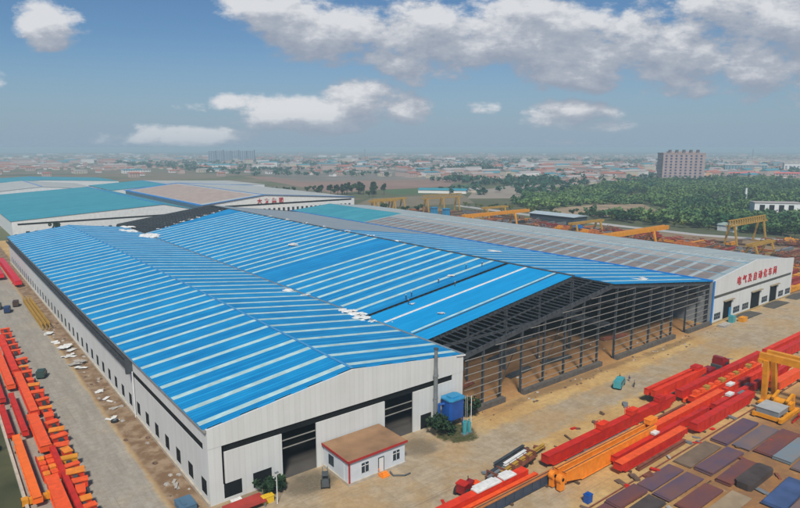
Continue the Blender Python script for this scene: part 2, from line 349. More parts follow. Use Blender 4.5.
def yard_mat():
    """sand, soil and worn concrete of the works yard; the paved parts follow the yard's own layout in metres"""
    m, N, L = nodemat('yard_ground'); b = N['Principled BSDF']; b.inputs['Roughness'].default_value = .95; b.inputs['Specular IOR Level'].default_value = .15
    tc = N.new('ShaderNodeTexCoord'); sp = N.new('ShaderNodeSeparateXYZ'); L.new(tc.outputs['Object'], sp.inputs[0])
    def M(op, *a):
        n = N.new('ShaderNodeMath'); n.operation = op
        for i, x in enumerate(a):
            if isinstance(x, (int, float)): n.inputs[i].default_value = x
            else: L.new(x, n.inputs[i])
        return n.outputs[0]
    def noise(s, d=6, r=.6, st=None):
        n = N.new('ShaderNodeTexNoise'); n.inputs['Scale'].default_value = s; n.inputs['Detail'].default_value = d; n.inputs['Roughness'].default_value = r
        if st:
            mp = N.new('ShaderNodeMapping'); mp.inputs['Scale'].default_value = st; L.new(tc.outputs['Object'], mp.inputs[0]); L.new(mp.outputs[0], n.inputs['Vector'])
        else: L.new(tc.outputs['Object'], n.inputs['Vector'])
        return n.outputs['Fac']
    def mixc(f, a, bb):
        mx = N.new('ShaderNodeMix'); mx.data_type = 'RGBA'; L.new(f, mx.inputs['Factor'])
        for k, v in (('A', a), ('B', bb)):
            if isinstance(v, tuple): mx.inputs[k].default_value = (*v, 1)
            else: L.new(v, mx.inputs[k])
        return mx.outputs['Result']
    n1, n2, n3 = noise(.09), noise(.35, 8), noise(2.2, 6, .7)
    X = M('ADD', sp.outputs['X'], M('MULTIPLY', M('SUBTRACT', n2, .5), 5.)); Y = M('ADD', sp.outputs['Y'], M('MULTIPLY', M('SUBTRACT', n2, .5), 6.))
    Xt = M('ADD', sp.outputs['X'], M('MULTIPLY', M('SUBTRACT', n2, .5), 1.6))
    def step(v, a, b_):
        r = N.new('ShaderNodeMapRange'); r.interpolation_type = 'SMOOTHSTEP'; r.inputs['From Min'].default_value = a; r.inputs['From Max'].default_value = b_; L.new(v, r.inputs['Value']); return r.outputs[0]
    def band(v, a, b_, s=1.5): return M('MULTIPLY', step(v, a-s, a+s), M('SUBTRACT', 1., step(v, b_-s, b_+s)))
    sand = mixc(step(n1, .38, .62), (.47, .285, .10), (.58, .395, .155))
    orange = mixc(step(n2, .35, .65), (.30, .135, .045), (.40, .21, .08))
    fine = mixc(step(n3, .35, .7), (.26, .18, .11), (.42, .31, .18))
    base = mixc(M('MULTIPLY', step(n3, .3, .7), .35), sand, fine)
    # orange soil: under the frame hall and among the steel plates
    om = M('MAXIMUM', M('MULTIPLY', band(X, 86, 190, 3.), step(Y, 79, 88)), M('MULTIPLY', step(X, 82, 95), M('SUBTRACT', 1., step(Y, 44, 52))))
    base = mixc(M('MULTIPLY', om, .9), base, orange)
    base = mixc(M('MULTIPLY', M('MULTIPLY', step(X, 82, 95), M('SUBTRACT', 1., step(Y, 44, 50))), M('MULTIPLY', step(n2, .35, .6), .7)), base, (.17, .085, .045))
    # soil under the frame hall roof darkened, painting in the shade indoors
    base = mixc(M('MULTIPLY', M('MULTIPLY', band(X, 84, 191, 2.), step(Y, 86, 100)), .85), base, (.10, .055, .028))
    back = step(sp.outputs['X'], 254, 258)  # yard behind the sheds: brown and grey
    base = mixc(M('MULTIPLY', back, M('ADD', .45, M('MULTIPLY', n2, .6))), base, (.15, .12, .10))
    # concrete: main east-west road, apron in front of the white shed, strip by hall A
    c1 = band(Y, 69, 77.5, 1.2)
    c2 = M('MULTIPLY', step(X, 168, 184), band(Y, 50, 84, 2.))
    c3 = M('MULTIPLY', M('SUBTRACT', 1., step(X, 74, 88)), band(Y, 52, 88, 3.))
    cm = M('MAXIMUM', c1, M('MAXIMUM', c2, c3))
    cm = M('MULTIPLY', cm, M('ADD', .45, M('MULTIPLY', step(n1, .35, .6), .45)))
    cc = mixc(step(n2, .35, .65), (.29, .235, .165), (.38, .325, .245))
    br = N.new('ShaderNodeTexBrick'); br.offset = 0; br.inputs['Scale'].default_value = 1; br.inputs['Brick Width'].default_value = 6.; br.inputs['Row Height'].default_value = 4.2; br.inputs['Mortar Size'].default_value = .05; br.inputs['Mortar Smooth'].default_value = .5
    L.new(tc.outputs['Object'], br.inputs['Vector'])
    cc = mixc(M('MULTIPLY', br.outputs['Fac'], .5), cc, (.15, .125, .10))
    stain = step(noise(.25, 7, .7, (.35, 1.3, 1)), .55, .75)
    cc = mixc(M('MULTIPLY', stain, .45), cc, (.16, .15, .13))
    base = mixc(cm, base, cc)
    # left lane: grey, between the girders and the dirt strip along the wall
    grey = mixc(step(noise(.3, 8, .65, (1.6, .3, 1)), .35, .7), (.27, .25, .215), (.34, .315, .27))
    grey = mixc(M('MULTIPLY', br.outputs['Fac'], .35), grey, (.17, .155, .13))
    grey = mixc(M('MULTIPLY', step(n1, .5, .7), .5), grey, (.38, .32, .22))
    lm = M('MULTIPLY', M('SUBTRACT', 1., step(Xt, 24.2, 25.6)), step(sp.outputs['Y'], 70, 84))
    base = mixc(lm, base, grey)
    dirt = mixc(step(n2, .4, .62), (.17, .105, .06), (.29, .21, .14))
    dm = M('MULTIPLY', band(Xt, 25.2, 31, .6), step(sp.outputs['Y'], 80, 90))
    base = mixc(dm, base, dirt)
    def blob(cx_, cy_, rx, ry, soft=.5):
        a = M('POWER', M('ABSOLUTE', M('DIVIDE', M('SUBTRACT', sp.outputs['X'], cx_), rx)), 2.); b2 = M('POWER', M('ABSOLUTE', M('DIVIDE', M('SUBTRACT', sp.outputs['Y'], cy_), ry)), 2.)
        v = M('ADD', M('SUBTRACT', 1., M('ADD', a, b2)), M('MULTIPLY', M('SUBTRACT', M('ADD', M('MULTIPLY', n2, .7), M('MULTIPLY', n3, .3)), .5), 2.6))
        return step(v, 0., soft)
    damp = mixc(step(n3, .4, .6), (.085, .075, .055), (.13, .115, .085))
    base = mixc(M('MULTIPLY', blob(46, 82.5, 6, 4.6, .9), .85), base, damp)
    base = mixc(M('MULTIPLY', blob(68, 81, 4.5, 4.5, .9), .7), base, damp)
    verge = mixc(step(n3, .4, .6), (.03, .045, .015), (.085, .085, .035))
    base = mixc(blob(77.5, 80.5, 4.6, 4.4, .4), base, verge)
    base = mixc(M('MULTIPLY', blob(118, 83, 34, 1.8, .8), .6), base, (.14, .09, .05))
    base = mixc(M('MULTIPLY', blob(160, 82, 20, 1.6, .8), .6), base, (.14, .09, .05))
    base = mixc(M('MULTIPLY', blob(36, 84, 6, 3, .8), .6), base, (.13, .10, .07))
    grit = step(noise(.9, 9, .75), .42, .6)
    base = mixc(M('MULTIPLY', grit, .26), base, (.17, .12, .075))
    pale = step(noise(.6, 9, .75, (1, 1, 1.7)), .58, .68)
    base = mixc(M('MULTIPLY', pale, .35), base, (.46, .39, .29))
    tracks = step(noise(.8, 5, .6, (.05, 3.2, 1)), .55, .68)
    base = mixc(M('MULTIPLY', M('MULTIPLY', tracks, step(X, 30, 34)), .38), base, (.16, .125, .09))
    tr2 = step(noise(.8, 5, .6, (3.2, .05, 1)), .56, .68)
    base = mixc(M('MULTIPLY', M('MULTIPLY', tr2, lm), .35), base, (.17, .155, .135))
    L.new(base, b.inputs['Base Color'])
    bp = N.new('ShaderNodeBump'); bp.inputs['Strength'].default_value = .5; bp.inputs['Distance'].default_value = .12
    L.new(M('ADD', n3, M('MULTIPLY', n2, 1.5)), bp.inputs['Height']); L.new(bp.outputs[0], b.inputs['Normal'])
    return m
sheet('yard_ground', [(7.7, -80), (420, -80), (405, 130), (384, 200), (372, 260), (372, 432), (7.7, 432)], .004, yard_mat())
sheet('grass_field', [(-300, -80), (7.3, -80), (7.3, 432), (-300, 432)], .004, mat('field_grass', (.028, .035, .012), 1, c2=(.075, .075, .03), vs=.15, mix=.4, noise_detail=9))
roadm = mat('far_road_surface', (.30, .29, .28), .9, c2=(.42, .41, .39), vs=.05)
sheet('far_road', [(455, -60), (440, -60), (403, 130), (384, 186), (386, 290), (402, 430), (412, 430), (396, 290), (394, 186), (413, 134)], .009, roadm)
fieldb = mat('ploughed_field', (.19, .115, .085), 1, c2=(.27, .175, .135), vs=.02)
sheet('ploughed_field', [(400, 640), (500, 1140), (700, 930), (760, 800), (600, 650), (470, 660)], .03, fieldb)
sheet('green_field', [(440, 575), (480, 650), (620, 640), (600, 600), (500, 560)], .04, mat('green_crop', (.05, .10, .03), 1, vs=.05))
sheet('forest_floor', [(420, 120), (396, 290), (425, 420), (520, 540), (900, 640), (1150, 600), (1500, 420), (900, 150), (600, 60)], .02, mat('forest_floor', (.04, .055, .02), 1, c2=(.10, .10, .04), vs=.03))
sheet('sand_clearing', [(440, 262), (420, 330), (455, 352), (520, 352), (560, 325), (500, 268)], .035, mat('clearing_sand', (.33, .24, .15), 1, c2=(.20, .15, .09), vs=.06, mix=.3))
sheet('village_ground', [(500, 900), (650, 1700), (1600, 2400), (2400, 1400), (1500, 640), (1060, 640), (760, 800)], .05, mat('village_ground', (.10, .095, .07), 1, c2=(.22, .19, .16), vs=.02))
sheet('river_bank', [(470, 480), (560, 560), (760, 640), (900, 610), (640, 500), (540, 440)], .045, mat('gravel_bank', (.32, .27, .22), 1, c2=(.20, .17, .13), vs=.03))

sheet('hall_floor', [(30.3, 86.2), (83.8, 86.2), (83.8, 345), (30.3, 345)], .012, mat('dark_hall_floor', (.07, .065, .06), .8, var=.3, vs=.2))  # floor colour taken dark to deepen the shade seen through the doors
# ------------------------------------------------------------------ HALL A (white shed, blue roof)
Y0, Y1 = 86., 346.
AX0, AXR, AX1 = 30., 56.8, 84.
ZE, ZR, ZV = 12.7, 16.2, 13.
def slopeA(x): return ZE+(ZR-ZE)*(x-AX0)/(AXR-AX0) if x <= AXR else ZR+(ZV-ZR)*(x-AXR)/(AX1-AXR)
A = thing('white_shed', 'long white shed with striped bright blue roof filling the left foreground', 'industrial hall', (57, 86, 0))
# front wall with openings, as one sheet 0.3 m thick made of rectangular blocks under the gable
def wall_blocks(mb, xs, zs, holes, y0, y1):
    for i in range(len(xs)-1):
        for k in range(len(zs)-1):
            a, b, c, d = xs[i], xs[i+1], zs[k], zs[k+1]
            if any(h[0] <= (a+b)/2 <= h[1] and h[2] <= (c+d)/2 <= h[3] for h in holes): continue
            mb.box(a, b, y0, y1, c, d)
holes = [(42.5, 49.1, 0, 8.3), (63.8, 70.7, 0, 8.3), (32.3, 35.3, .5, 3.0), (37.2, 40.5, .5, 3.1), (72.6, 75.4, 0, 3.0), (32.2, 81., 8.3, 9.5), (32.2, 32.6, 3, 8.3)]
xs = sorted({30., 84.} | {h[0] for h in holes} | {h[1] for h in holes}); zs = sorted({0, 9.5, .5, 3.0, 3.1, 8.3})
mb = MB(); wall_blocks(mb, xs, zs, holes, Y0, Y0+.3)
mb.prism([(30, 9.5), (84, 9.5), (84, ZV+.02), (AXR, ZR+.02), (30, ZE+.02)], 'y', Y0-.04, Y0+.3)
mb.build('front_wall', WHITE, A, True)
# left wall, window holes every 6.1 m
mb = MB(); yy = 86.3; wy = []
k = 0
while 87.2+6.09*k+2.5 < Y1-2: wy.append(87.2+6.09*k); k += 1
prev = Y0+.3
mb.box(30, 30.3, Y0+.3, Y1, 0, 1.15); mb.box(30, 30.3, Y0+.3, Y1, 3.8, 8.7)
for y in wy:
    mb.box(30, 30.3, prev, y, 1.15, 3.8); prev = y+2.4
mb.box(30, 30.3, prev, Y1, 1.15, 3.8)
mb.box(30, 30.3, Y0+.3, 88, 8.7, ZE); mb.box(30, 30.3, 88, 129, 9.8, ZE); mb.box(30, 30.3, 129, Y1, 11.2, ZE)
mb.box(30, 30.3, 127.8, 129, 8.7, 9.8); mb.box(30, 30.3, 129, Y1, 8.7, 9.0)
mb.build('side_wall', WHITE, A, True)
mb = MB().box(30.3, AX1, Y1-.3, Y1, 0, 9); mb.prism([(30.3, 9), (AX1, 9), (AX1, ZV), (AXR, ZR), (30.3, ZE)], 'y', Y1-.3, Y1); mb.build('end_wall', WHITE, A, True)
MB().box(29.7, 30, Y0, Y1, 0, .55).build('plinth', PLINTH, A, True)
for y in wy:
    MB().box(30.05, 30.12, y, y+2.4, 1.15, 3.8).build('window', DARK, A, True)
MB().box(30.05, 30.12, 88, 127.8, 8.7, 9.8).build('window_strip', DARK, A, True)
MB().box(30.2, 30.27, 129, Y1, 9.0, 11.2).build('window_strip', DARK, A, True)
# dark ledge and gutter of the rear two thirds
mb = MB().box(28.9, 30.0, 128, Y1, 10.2, 10.5).box(29.3, 30.0, 128, Y1, 11.6, 11.8)
for k in range(34): mb.box(28.9, 29.05, 129+k*6.4, 129.2+k*6.4, 10.5, 11.7)
mb.box(28.9, 29.0, 128, Y1, 11.0, 11.1); mb.box(28.7, 30., 127.2, 128, 9.4, 12.4)
mb.build('walkway_ledge', STEEL, A, True)
MB().box(29.55, 29.98, Y0-.05, Y1, ZE-.35, ZE-.02).build('gutter', STEELL, A, True)
MB().tube((29.7, 126.5, .1), (29.7, 126.5, 10.), .12).build('downpipe', WHITE2, A, True)
for x0, x1, z in ((42.5, 49.1, 5.4), (42.5, 49.1, 6.8), (63.8, 70.7, 5.0), (63.8, 70.7, 6.4)):
    MB().beam((x0, Y0+.5, z), (x1, Y0+.5, z), .15, .15).build('rail', STEELL, A, True)
for x0, x1, z0, z1 in ((32.3, 35.3, .5, 3.0), (37.2, 40.5, .5, 3.1), (72.6, 75.4, 0, 3.0)):
    MB().box(x0, x1, Y0+.06, Y0+.14, z0, z1).build('window', DARK, A, True)
mb = MB().box(32.6, 81, Y0+.2, Y0+.26, 8.3, 9.5); mb.build('window_strip', DARK, A, True)
# roof slopes with a sawtooth of sheets at the gable
def slope_sheet(mb, xa, za, xb, zb, ya, yb, lift=0., th=.12):
    mb.hexa([(xa, ya, za+lift-th), (xb, ya, zb+lift-th), (xb, yb, zb+lift-th), (xa, yb, za+lift-th), (xa, ya, za+lift), (xb, ya, zb+lift), (xb, yb, zb+lift), (xa, yb, za+lift)])
mb = MB(); nseg = 9
for i in range(nseg):
    a = 29.6+(AXR-29.6)*i/nseg; b = 29.6+(AXR-29.6)*(i+1)/nseg
    slope_sheet(mb, a, slopeA(a)+.14, b, slopeA(b)+.14, Y0+.55-(.35 if i % 2 else 0), Y1+.3)
mb.build('roof_slope', BLUE, A, True)
mb = MB()
for i in range(nseg):
    a = AXR+(AX1-AXR)*i/nseg; b = AXR+(AX1-AXR)*(i+1)/nseg
    slope_sheet(mb, a, slopeA(a)+.14, b, slopeA(b)+.14, Y0+.55-(.35 if i % 2 else 0), Y1+.3)
mb.build('roof_slope', BLUE, A, True)
ys = [88.6+6.17*k for k in range(42)]
for i, y in enumerate(ys):
    if i > 48: break
    w = 1.3
    mb = MB(); slope_sheet(mb, 29.7, slopeA(29.7)+.17, AXR-.25, slopeA(AXR-.25)+.17, y-w/2, y+w/2, 0, .04); mb.build('skylight', LIGHT, A, True)
    mb = MB(); slope_sheet(mb, AXR+.25, slopeA(AXR+.25)+.17, AX1-.3, slopeA(AX1-.3)+.17, y-w/2, y+w/2, 0, .04); mb.build('skylight', LIGHT, A, True)
mb = MB().beam((AXR, Y0+.3, ZR+.22), (AXR, Y1+.3, ZR+.22), .55, .1)
mb.build('ridge_cap', mat('ridge_cap_blue', (.05, .25, .50), .5), A, True)
MB().box(83.7, 84.25, Y0-.1, Y1, ZV+.05, ZV+.3).build('valley_gutter', mat('valley_grey', (.16, .20, .23), .5, var=.3), A, True)
MB().beam((82, Y0-.15, ZV+.28), (84.4, Y0-.15, ZV-.02), .3, .25).build('gable_trim', WHITE2, A, True)
# inside: columns and floor clutter seen through the doors
for y in range(98, 340, 12):
    if y > 230: break
    MB().box(56.6, 57, y, y+.4, 0, 15.9).build('column', STEEL, A, True)
    MB().box(83.6, 84, y, y+.4, 0, 13).build('column', STEEL, A, True)
MB().box(41, 42, 93, 120, 6.8, 7.9).build('crane_beam', STEEL, A, True)

# ------------------------------------------------------------------ HALL B (steel frame hall, half roofed)
BX0, BXR, BX1 = 84., 137., 191.
ZRB, ZVB = 20.5, 13.8
def slopeB(x): return 13.+(ZRB-13.)*(x-BX0)/(BXR-BX0) if x <= BXR else ZRB+(ZVB-ZRB)*(x-BXR)/(BX1-BXR)
B = thing('steel_frame_hall', 'middle hall of bare dark steel frames, open fronted, its blue roof unfinished', 'industrial hall', (137, 86, 0))
BE = 366.
def ibeam_col(mb, x, y, z0, z1, w=.42, d=.5):
    mb.box(x-w/2, x+w/2, y-d/2, y-d/2+.06, z0, z1); mb.box(x-w/2, x+w/2, y+d/2-.06, y+d/2, z0, z1); mb.box(x-.04, x+.04, y-d/2+.06, y+d/2-.06, z0, z1)
front_x = [90.1, 95.6, 102.4, 110.3, 118., 125.2, 131.8, 139.4, 147.8, 156.3, 163.4, 168.6, 176.8, 183.6, 190.5]
for x in front_x:
    mb = MB(); ibeam_col(mb, x, 86.2, 0, slopeB(x)-1.1); mb.build('column', STEEL, B, True)
gaps = [(95.8, 102.2), (132., 139.2), (168.8, 176.6)]
z = 1.9
while z < 19.5:
    lo = 84.4; hi = 190.2
    if z > 12.6:
        lo = max(lo, BX0+(z+1.1-13)/(ZRB-13)*(BXR-BX0)); hi = min(hi, BXR+(ZRB-z-1.1)/(ZRB-ZVB)*(BX1-BXR))
    segs = [(lo, hi)]
    if z < 7.6:
        segs = []; a = lo
        for g in gaps: segs.append((a, g[0])); a = g[1]
        segs.append((a, hi))
    for a, b in segs:
        if b > a+1: MB().beam((a, 85.86, z), (b, 85.86, z), .07, .16).build('girt', STEELL, B, True)
    z += 1.62
for a, b in ((84.3, 95.9), (102., 132.2), (139., 169.), (176.4, 190.6)):
    MB().box(a, b, 84.6, 85.7, 0, 1.15).build('base_wall', CONC, B, True)
# rafters (portal frames along X) and purlins (along Y)
def rafter(mb, y, d=.9):
    mb.beam((BX0, y, slopeB(BX0)-.62), (BXR, y, ZRB-.62), .3, d); mb.beam((BXR, y, ZRB-.62), (BX1, y, ZVB-.62), .3, d)
ry = [86.2, 92.3, 98.4]+[104.5+12.2*k for k in range(18)]+[324.2, 330.3, 336.4, 342.5, 348.6, 354.7, 360.8, 365.8]
for y in ry:
    mb = MB()
    if 90 < y < 95: mb.beam((BX0, y, slopeB(BX0)-.35), (BXR, y, ZRB-.35), .16, .35)
    else: rafter(mb, y, .9 if y > 87 else 1.1)
    mb.build('rafter', STEEL, B, True)
for k in range(31):
    x = BX0+.6+k*(BXR-BX0-.8)/30.
    ye = 363
    MB().beam((x, 85.7, slopeB(x)-.05), (x, ye, slopeB(x)-.05), .14, .24).build('purlin', STEEL, B, True)
for k in range(20):
    x = BXR+.9+k*(BX1-BXR-1.6)/19.
    MB().beam((x, 85.7, slopeB(x)-.05), (x, 340, slopeB(x)-.05), .14, .24).build('purlin', STEEL, B, True)
# interior columns, crane beams
for x in (110.5, 137., 164.):
    for y in ([98.4]+[110.6+12.2*k for k in range(11)]) if x == 137. else [98.4+12.2*k for k in range(6)]:
        mb = MB(); ibeam_col(mb, x, y, 0, slopeB(x)-1.1, .6, .7); mb.build('column', STEEL, B, True)
for x in (85.3, 136., 138., 189.4):
    MB().box(x-.25, x+.25, 87, 340, 9.0, 9.9).build('crane_beam', STEEL, B, True)
for x in (90., 117.):
    MB().beam((102.4 if x < 100 else 118, 92, 1), (110 if x < 100 else 125, 92, 12), .15, .15).build('brace', STEEL, B, True)
MB().box(84.3, 190.8, 349., 349.3, 0, 12.6).build('end_cladding', DGREY, B, True)
for x in (97.5, 123.5, 150.5, 177.5):
    for y in (98.4, 110.6, 122.8): mb = MB(); ibeam_col(mb, x, y, 0, slopeB(x)-1.1, .35, .4); mb.build('column', STEEL, B, True)
for y in (98.4, 122.8, 147.2): MB().beam((85, y, 10.4), (190, y, 10.4), .3, .7).build('tie_beam', STEEL, B, True)
# roof sheets
def quad_sheet(pts, m, name, lift=.2, th=.1, parent=B):
    mb = MB(); mb.hexa([(x, y, slopeB(x)+lift-th) for x, y in pts]+[(x, y, slopeB(x)+lift) for x, y in pts]); return mb.build(name, m, parent, True)
quad_sheet([(84.4, 97.8), (BXR-.1, 98.2), (BXR-.1, 121.0), (84.4, 120.8)], BLUE2, 'roof_sheet')
quad_sheet([(84.4, 122.3), (BXR-.1, 122.6), (BXR-.1, 333.), (84.4, 313.)], BLUE, 'roof_sheet')
quad_sheet([(BXR+.1, 85.6), (BX1, 85.6), (BX1, 217.), (BXR+.1, 222.)], BLUE, 'roof_sheet')
quad_sheet([(BXR+.1, 222.1), (BX1, 217.1), (BX1, 349.), (BXR+.1, 362.)], GREYS, 'roof_underlay')
quad_sheet([(84.4, 121.), (BXR-.2, 121.2), (BXR-.2, 122.1), (84.4, 122.1)], DARK, 'slot_shade', .05, .04)  # dark sheet closing the gap between roof sheets, painted as its shade
for y in [133.5+6.17*k for k in range(30)]:
    if 174 < y < 187: continue
    quad_sheet([(84.8, y-.7), (BXR-.6, y-.7), (BXR-.6, y+.7), (84.8, y+.7)], LIGHT, 'skylight', .24, .04)
for y, w, m in ((114.2, .45, BAG), (103.9, .35, LIGHT), (127.6, .6, LIGHT)):
    quad_sheet([(84.8, y-w), (BXR-.6, y-w), (BXR-.6, y+w), (84.8, y+w)], m, 'skylight', .24, .04)
for y in [89.5+6.17*k for k in range(21)]:
    quad_sheet([(BXR+.6, y-.6), (BX1-.4, y-.6), (BX1-.4, y+.6), (BXR+.6, y+.6)], LIGHT, 'skylight', .24, .04)
MB().beam((BXR, 98, ZRB+.1), (BXR, 362, ZRB+.1), 1.0, .5).build('ridge_vent', STEEL, B, True)
MB().beam((103.9, 0, 0), (103.9, 1, 0), .01, .01)
quad_sheet([(84.4, 102.6), (BXR-.1, 102.9), (BXR-.1, 103.3), (84.4, 103.0)], STEEL, 'seam', .26, .05)

# ------------------------------------------------------------------ HALL C (white fronted, lettered)
CX0, CXR, CX1 = 191., 222., 254.5
ZRC, ZEC = 16.8, 13.8
def slopeC(x): return ZEC+(ZRC-ZEC)*(x-CX0)/(CXR-CX0) if x <= CXR else ZRC+(ZEC-ZRC)*(x-CXR)/(CX1-CXR)
Cc = thing('lettered_shed', 'white fronted shed with red lettering and three tall doors at the far right end', 'industrial hall', (222, 85, 0))
CE = 362.
ch = [(199.2, 205.2, 0, 6.3), (219.6, 227., 0, 6.3), (235.2, 241.6, 0, 6.3)]
wins = [(193.2, 197.4), (206.6, 211.2), (213.4, 218.0), (228.8, 233.4), (243.2, 247.4), (249.4, 253.8)]
holes = ch+[(a, b, 1., 3.2) for a, b in wins]
xs = sorted({CX0, CX1} | {h[0] for h in holes} | {h[1] for h in holes}); zs = [0, 1., 3.2, 6.3, 8.1]
mb = MB(); wall_blocks(mb, xs, zs, holes, 85., 85.3)
mb.box(CX0, CX0+1.2, 85, 85.3, 8.1, 9.1); mb.box(CX1-1., CX1, 85, 85.3, 8.1, 9.1)
mb.prism([(CX0, 9.1), (CX1, 9.1), (CX1, ZEC+.7), (CXR, ZRC+.7), (CX0, ZEC+.3)], 'y', 84.95, 85.3)
mb.build('front_wall', WHITE, Cc, True)
MB().box(CX0+1.2, CX1-1., 85.12, 85.2, 8.1, 9.1).build('window_strip', mat('grey_strip_glass', (.05, .06, .065), .3), Cc, True)
MB().box(CX1-.3, CX1, 85.3, CE, 0, ZEC).build('side_wall', WHITE, Cc, True)
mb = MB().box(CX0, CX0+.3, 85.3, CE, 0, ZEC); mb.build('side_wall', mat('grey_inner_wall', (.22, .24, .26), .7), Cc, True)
mb = MB().box(CX0, CX1, CE, CE+.3, 0, 9.1); mb.prism([(CX0, 9.1), (CX1, 9.1), (CX1, ZEC), (CXR, ZRC), (CX0, ZEC)], 'y', CE, CE+.3); mb.build('end_wall', WHITE, Cc, True)
MB().box(CX0-.25, CX0+.5, 84.7, 84.95, 0, ZEC+.3).build('corner_trim', TRIM, Cc, True)
MB().box(CX0, CX1, 84.7, 84.95, 0, .5).build('plinth', mat('ochre_plinth', (.33, .24, .11), .9), Cc, True)
for a, b in wins:
    w = MB().box(a, b, 85.12, 85.18, 1., 3.2).build('window', GLASS, Cc, True)
    mb = MB()
    for k in range(4): x = a+(b-a)*k/3; mb.box(x-.07, x+.07, 85.0, 85.11, 1., 3.2)
    mb.box(a, b, 85.0, 85.11, 2.05, 2.2); f = mb.build('frame', GREY, w, False, loc=None)
    for v in f.data.vertices: v.co -= Vector((222, 85, 0))
for a, b, _, z1 in ch:
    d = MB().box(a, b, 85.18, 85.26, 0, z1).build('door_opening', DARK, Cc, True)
    MB().box(a-.4, b+.4, 84.2, 84.95, z1+.05, z1+.3).build('canopy', mat('door_canopy', (.25, .2, .12), .8), Cc, True)
MB().box(203.6, 205.0, 85.0, 85.15, 0, 3.6).build('door_leaf', TANKT, Cc, True)
def roofC(pts, m, name, lift=.1, th=.1):
    mb = MB(); mb.hexa([(x, y, slopeC(x)+lift-th) for x, y in pts]+[(x, y, slopeC(x)+lift) for x, y in pts]); return mb.build(name, m, Cc, True)
roofC([(CX0, 85.4), (CXR, 85.4), (CXR, 281), (CX0, 279)], CROOF, 'roof_slope')
roofC([(CX0, 279.1), (CXR, 281.1), (CXR, CE+.4), (CX0, CE+.4)], TEAL, 'roof_slope')
roofC([(CXR+.02, 85.4), (CX1+.4, 85.4), (CX1+.4, CE), (CXR+.02, CE)], CROOF, 'roof_slope')
for k in range(31):
    y = 88.2+6.17*k
    for (a, b) in ((192.6, 200.4), (201.5, 209.6), (210.8, 217.)):
        roofC([(a, y), (b, y), (b, y+4.5), (a, y+4.5)], PANEL if a < 210 else mat('pale_panel', (.30, .29, .28), .6, var=.15), 'roof_panel', .16, .05)
mb = MB()
for x in (201., 210.2, 217.8): mb.beam((x, 86, slopeC(x)+.15), (x, 279, slopeC(x)+.15), .3, .1)
mb.build('seam_strip', mat('blue_seam', (.08, .30, .45), .5), Cc, True)
MB().box(CX0-.2, CX0+.5, 85.3, CE, ZEC+.12, ZEC+.55).build('gutter', TRIM, Cc, True)
MB().beam((CXR, 85.4, ZRC+.15), (CXR, CE, ZRC+.15), .7, .12).build('ridge_cap', PALE, Cc, True)
def lettering(txt, size, spacing, loc, m, parent, name='letter', xscale=1.):
    for i, ch_ in enumerate(txt):
        cu = bpy.data.curves.new('t', 'FONT'); cu.body = ch_; cu.size = size; cu.extrude = .06; cu.offset = .035*size*.5
        o = bpy.data.objects.new('t', cu); col.objects.link(o); bpy.context.view_layer.update()
        me = bpy.data.meshes.new_from_object(o.evaluated_get(bpy.context.evaluated_depsgraph_get()))
        bpy.data.objects.remove(o)
        me.name = name; me.materials.clear(); me.materials.append(m)
        q = bpy.data.objects.new(name, me); col.objects.link(q); q.parent = parent
        q.location = Vector(loc)-parent.location+Vector((i*spacing, 0, 0)); q.rotation_euler = (R(90), 0, 0); q.scale = (xscale, 1, 1)
lettering('电气及自动化车间', 3.1, 4.1, (207.2, 84.86, 10.75), LETTER, Cc)

# ------------------------------------------------------------------ sheds behind (second and third rows)
def far_shed(label, x0, xr, x1, y0, y1, ze, zr, roofm, roofm2, loc_label=None, strip=None, win=True):
    t = thing('distant_shed', label, 'industrial hall', ((x0+x1)/2, y0, 0))
    mb = MB().prism([(x0, 0), (x1, 0), (x1, ze), (xr, zr), (x0, ze)], 'y', y0, y0+.4); mb.build('front_wall', WHITE2, t, True)
    MB().box(x0, x0+.4, y0+.4, y1, 0, ze).build('side_wall', WHITE2, t, True)
    MB().box(x1-.4, x1, y0+.4, y1, 0, ze).build('side_wall', WHITE2, t, True)
    MB().prism([(x0, 0), (x1, 0), (x1, ze), (xr, zr), (x0, ze)], 'y', y1, y1+.4).build('end_wall', WHITE2, t, True)
    for a, za, b, zb, m in ((x0-.5, ze, xr, zr, roofm), (xr, zr, x1+.5, ze, roofm2)):
        mb = MB(); slope_sheet(mb, a, za+.15, b, zb+.15, y0-.3, y1+.5); mb.build('roof_slope', m, t, True)
    MB().beam((xr, y0, zr+.2), (xr, y1, zr+.2), 1.4, .2).build('ridge_cap', TRIM, t, True)
    if strip: MB().box(strip[0], strip[1], y0-.12, y0-.02, strip[2], strip[3]).build('window_strip', DARK, t, True)
    return t
D = far_shed('huge teal roofed shed at the left edge beyond the striped blue roof', 41, 133, 157, 441, 690, 10.2, 15.6, TEAL, TEAL, strip=(44, 153, 7.7, 8.7))
for i in range(22):
    MB().box(48+i*4.8, 50+i*4.8, 440.7, 440.95, 1.2, 3.6).build('window', GLASS, D, True)
Fh = far_shed('white gabled shed behind the middle hall with four red letters and tan roof panels', 160, 211, 295, 441, 650, 13.0, 18.6, PALE, PALE, strip=(178, 292, 10.8, 12.0))
for i in range(26):
    MB().box(184+i*4.2, 185.8+i*4.2, 440.7, 440.95, 2., 8.).build('window', GLASS, Fh, True)
mb = MB(); slope_sheet(mb, 163.5, 13.25+3.5*.1098, 207, 13.25+47*.1098, 452, 640, 0, .06); mb.build('tan_panel_field', TANP, Fh, True)
mb = MB(); slope_sheet(mb, 216, 18.85-.0667*5, 290, 18.85-.0667*79, 452, 640, 0, .06); mb.build('tan_panel_field', PALE, Fh, True)
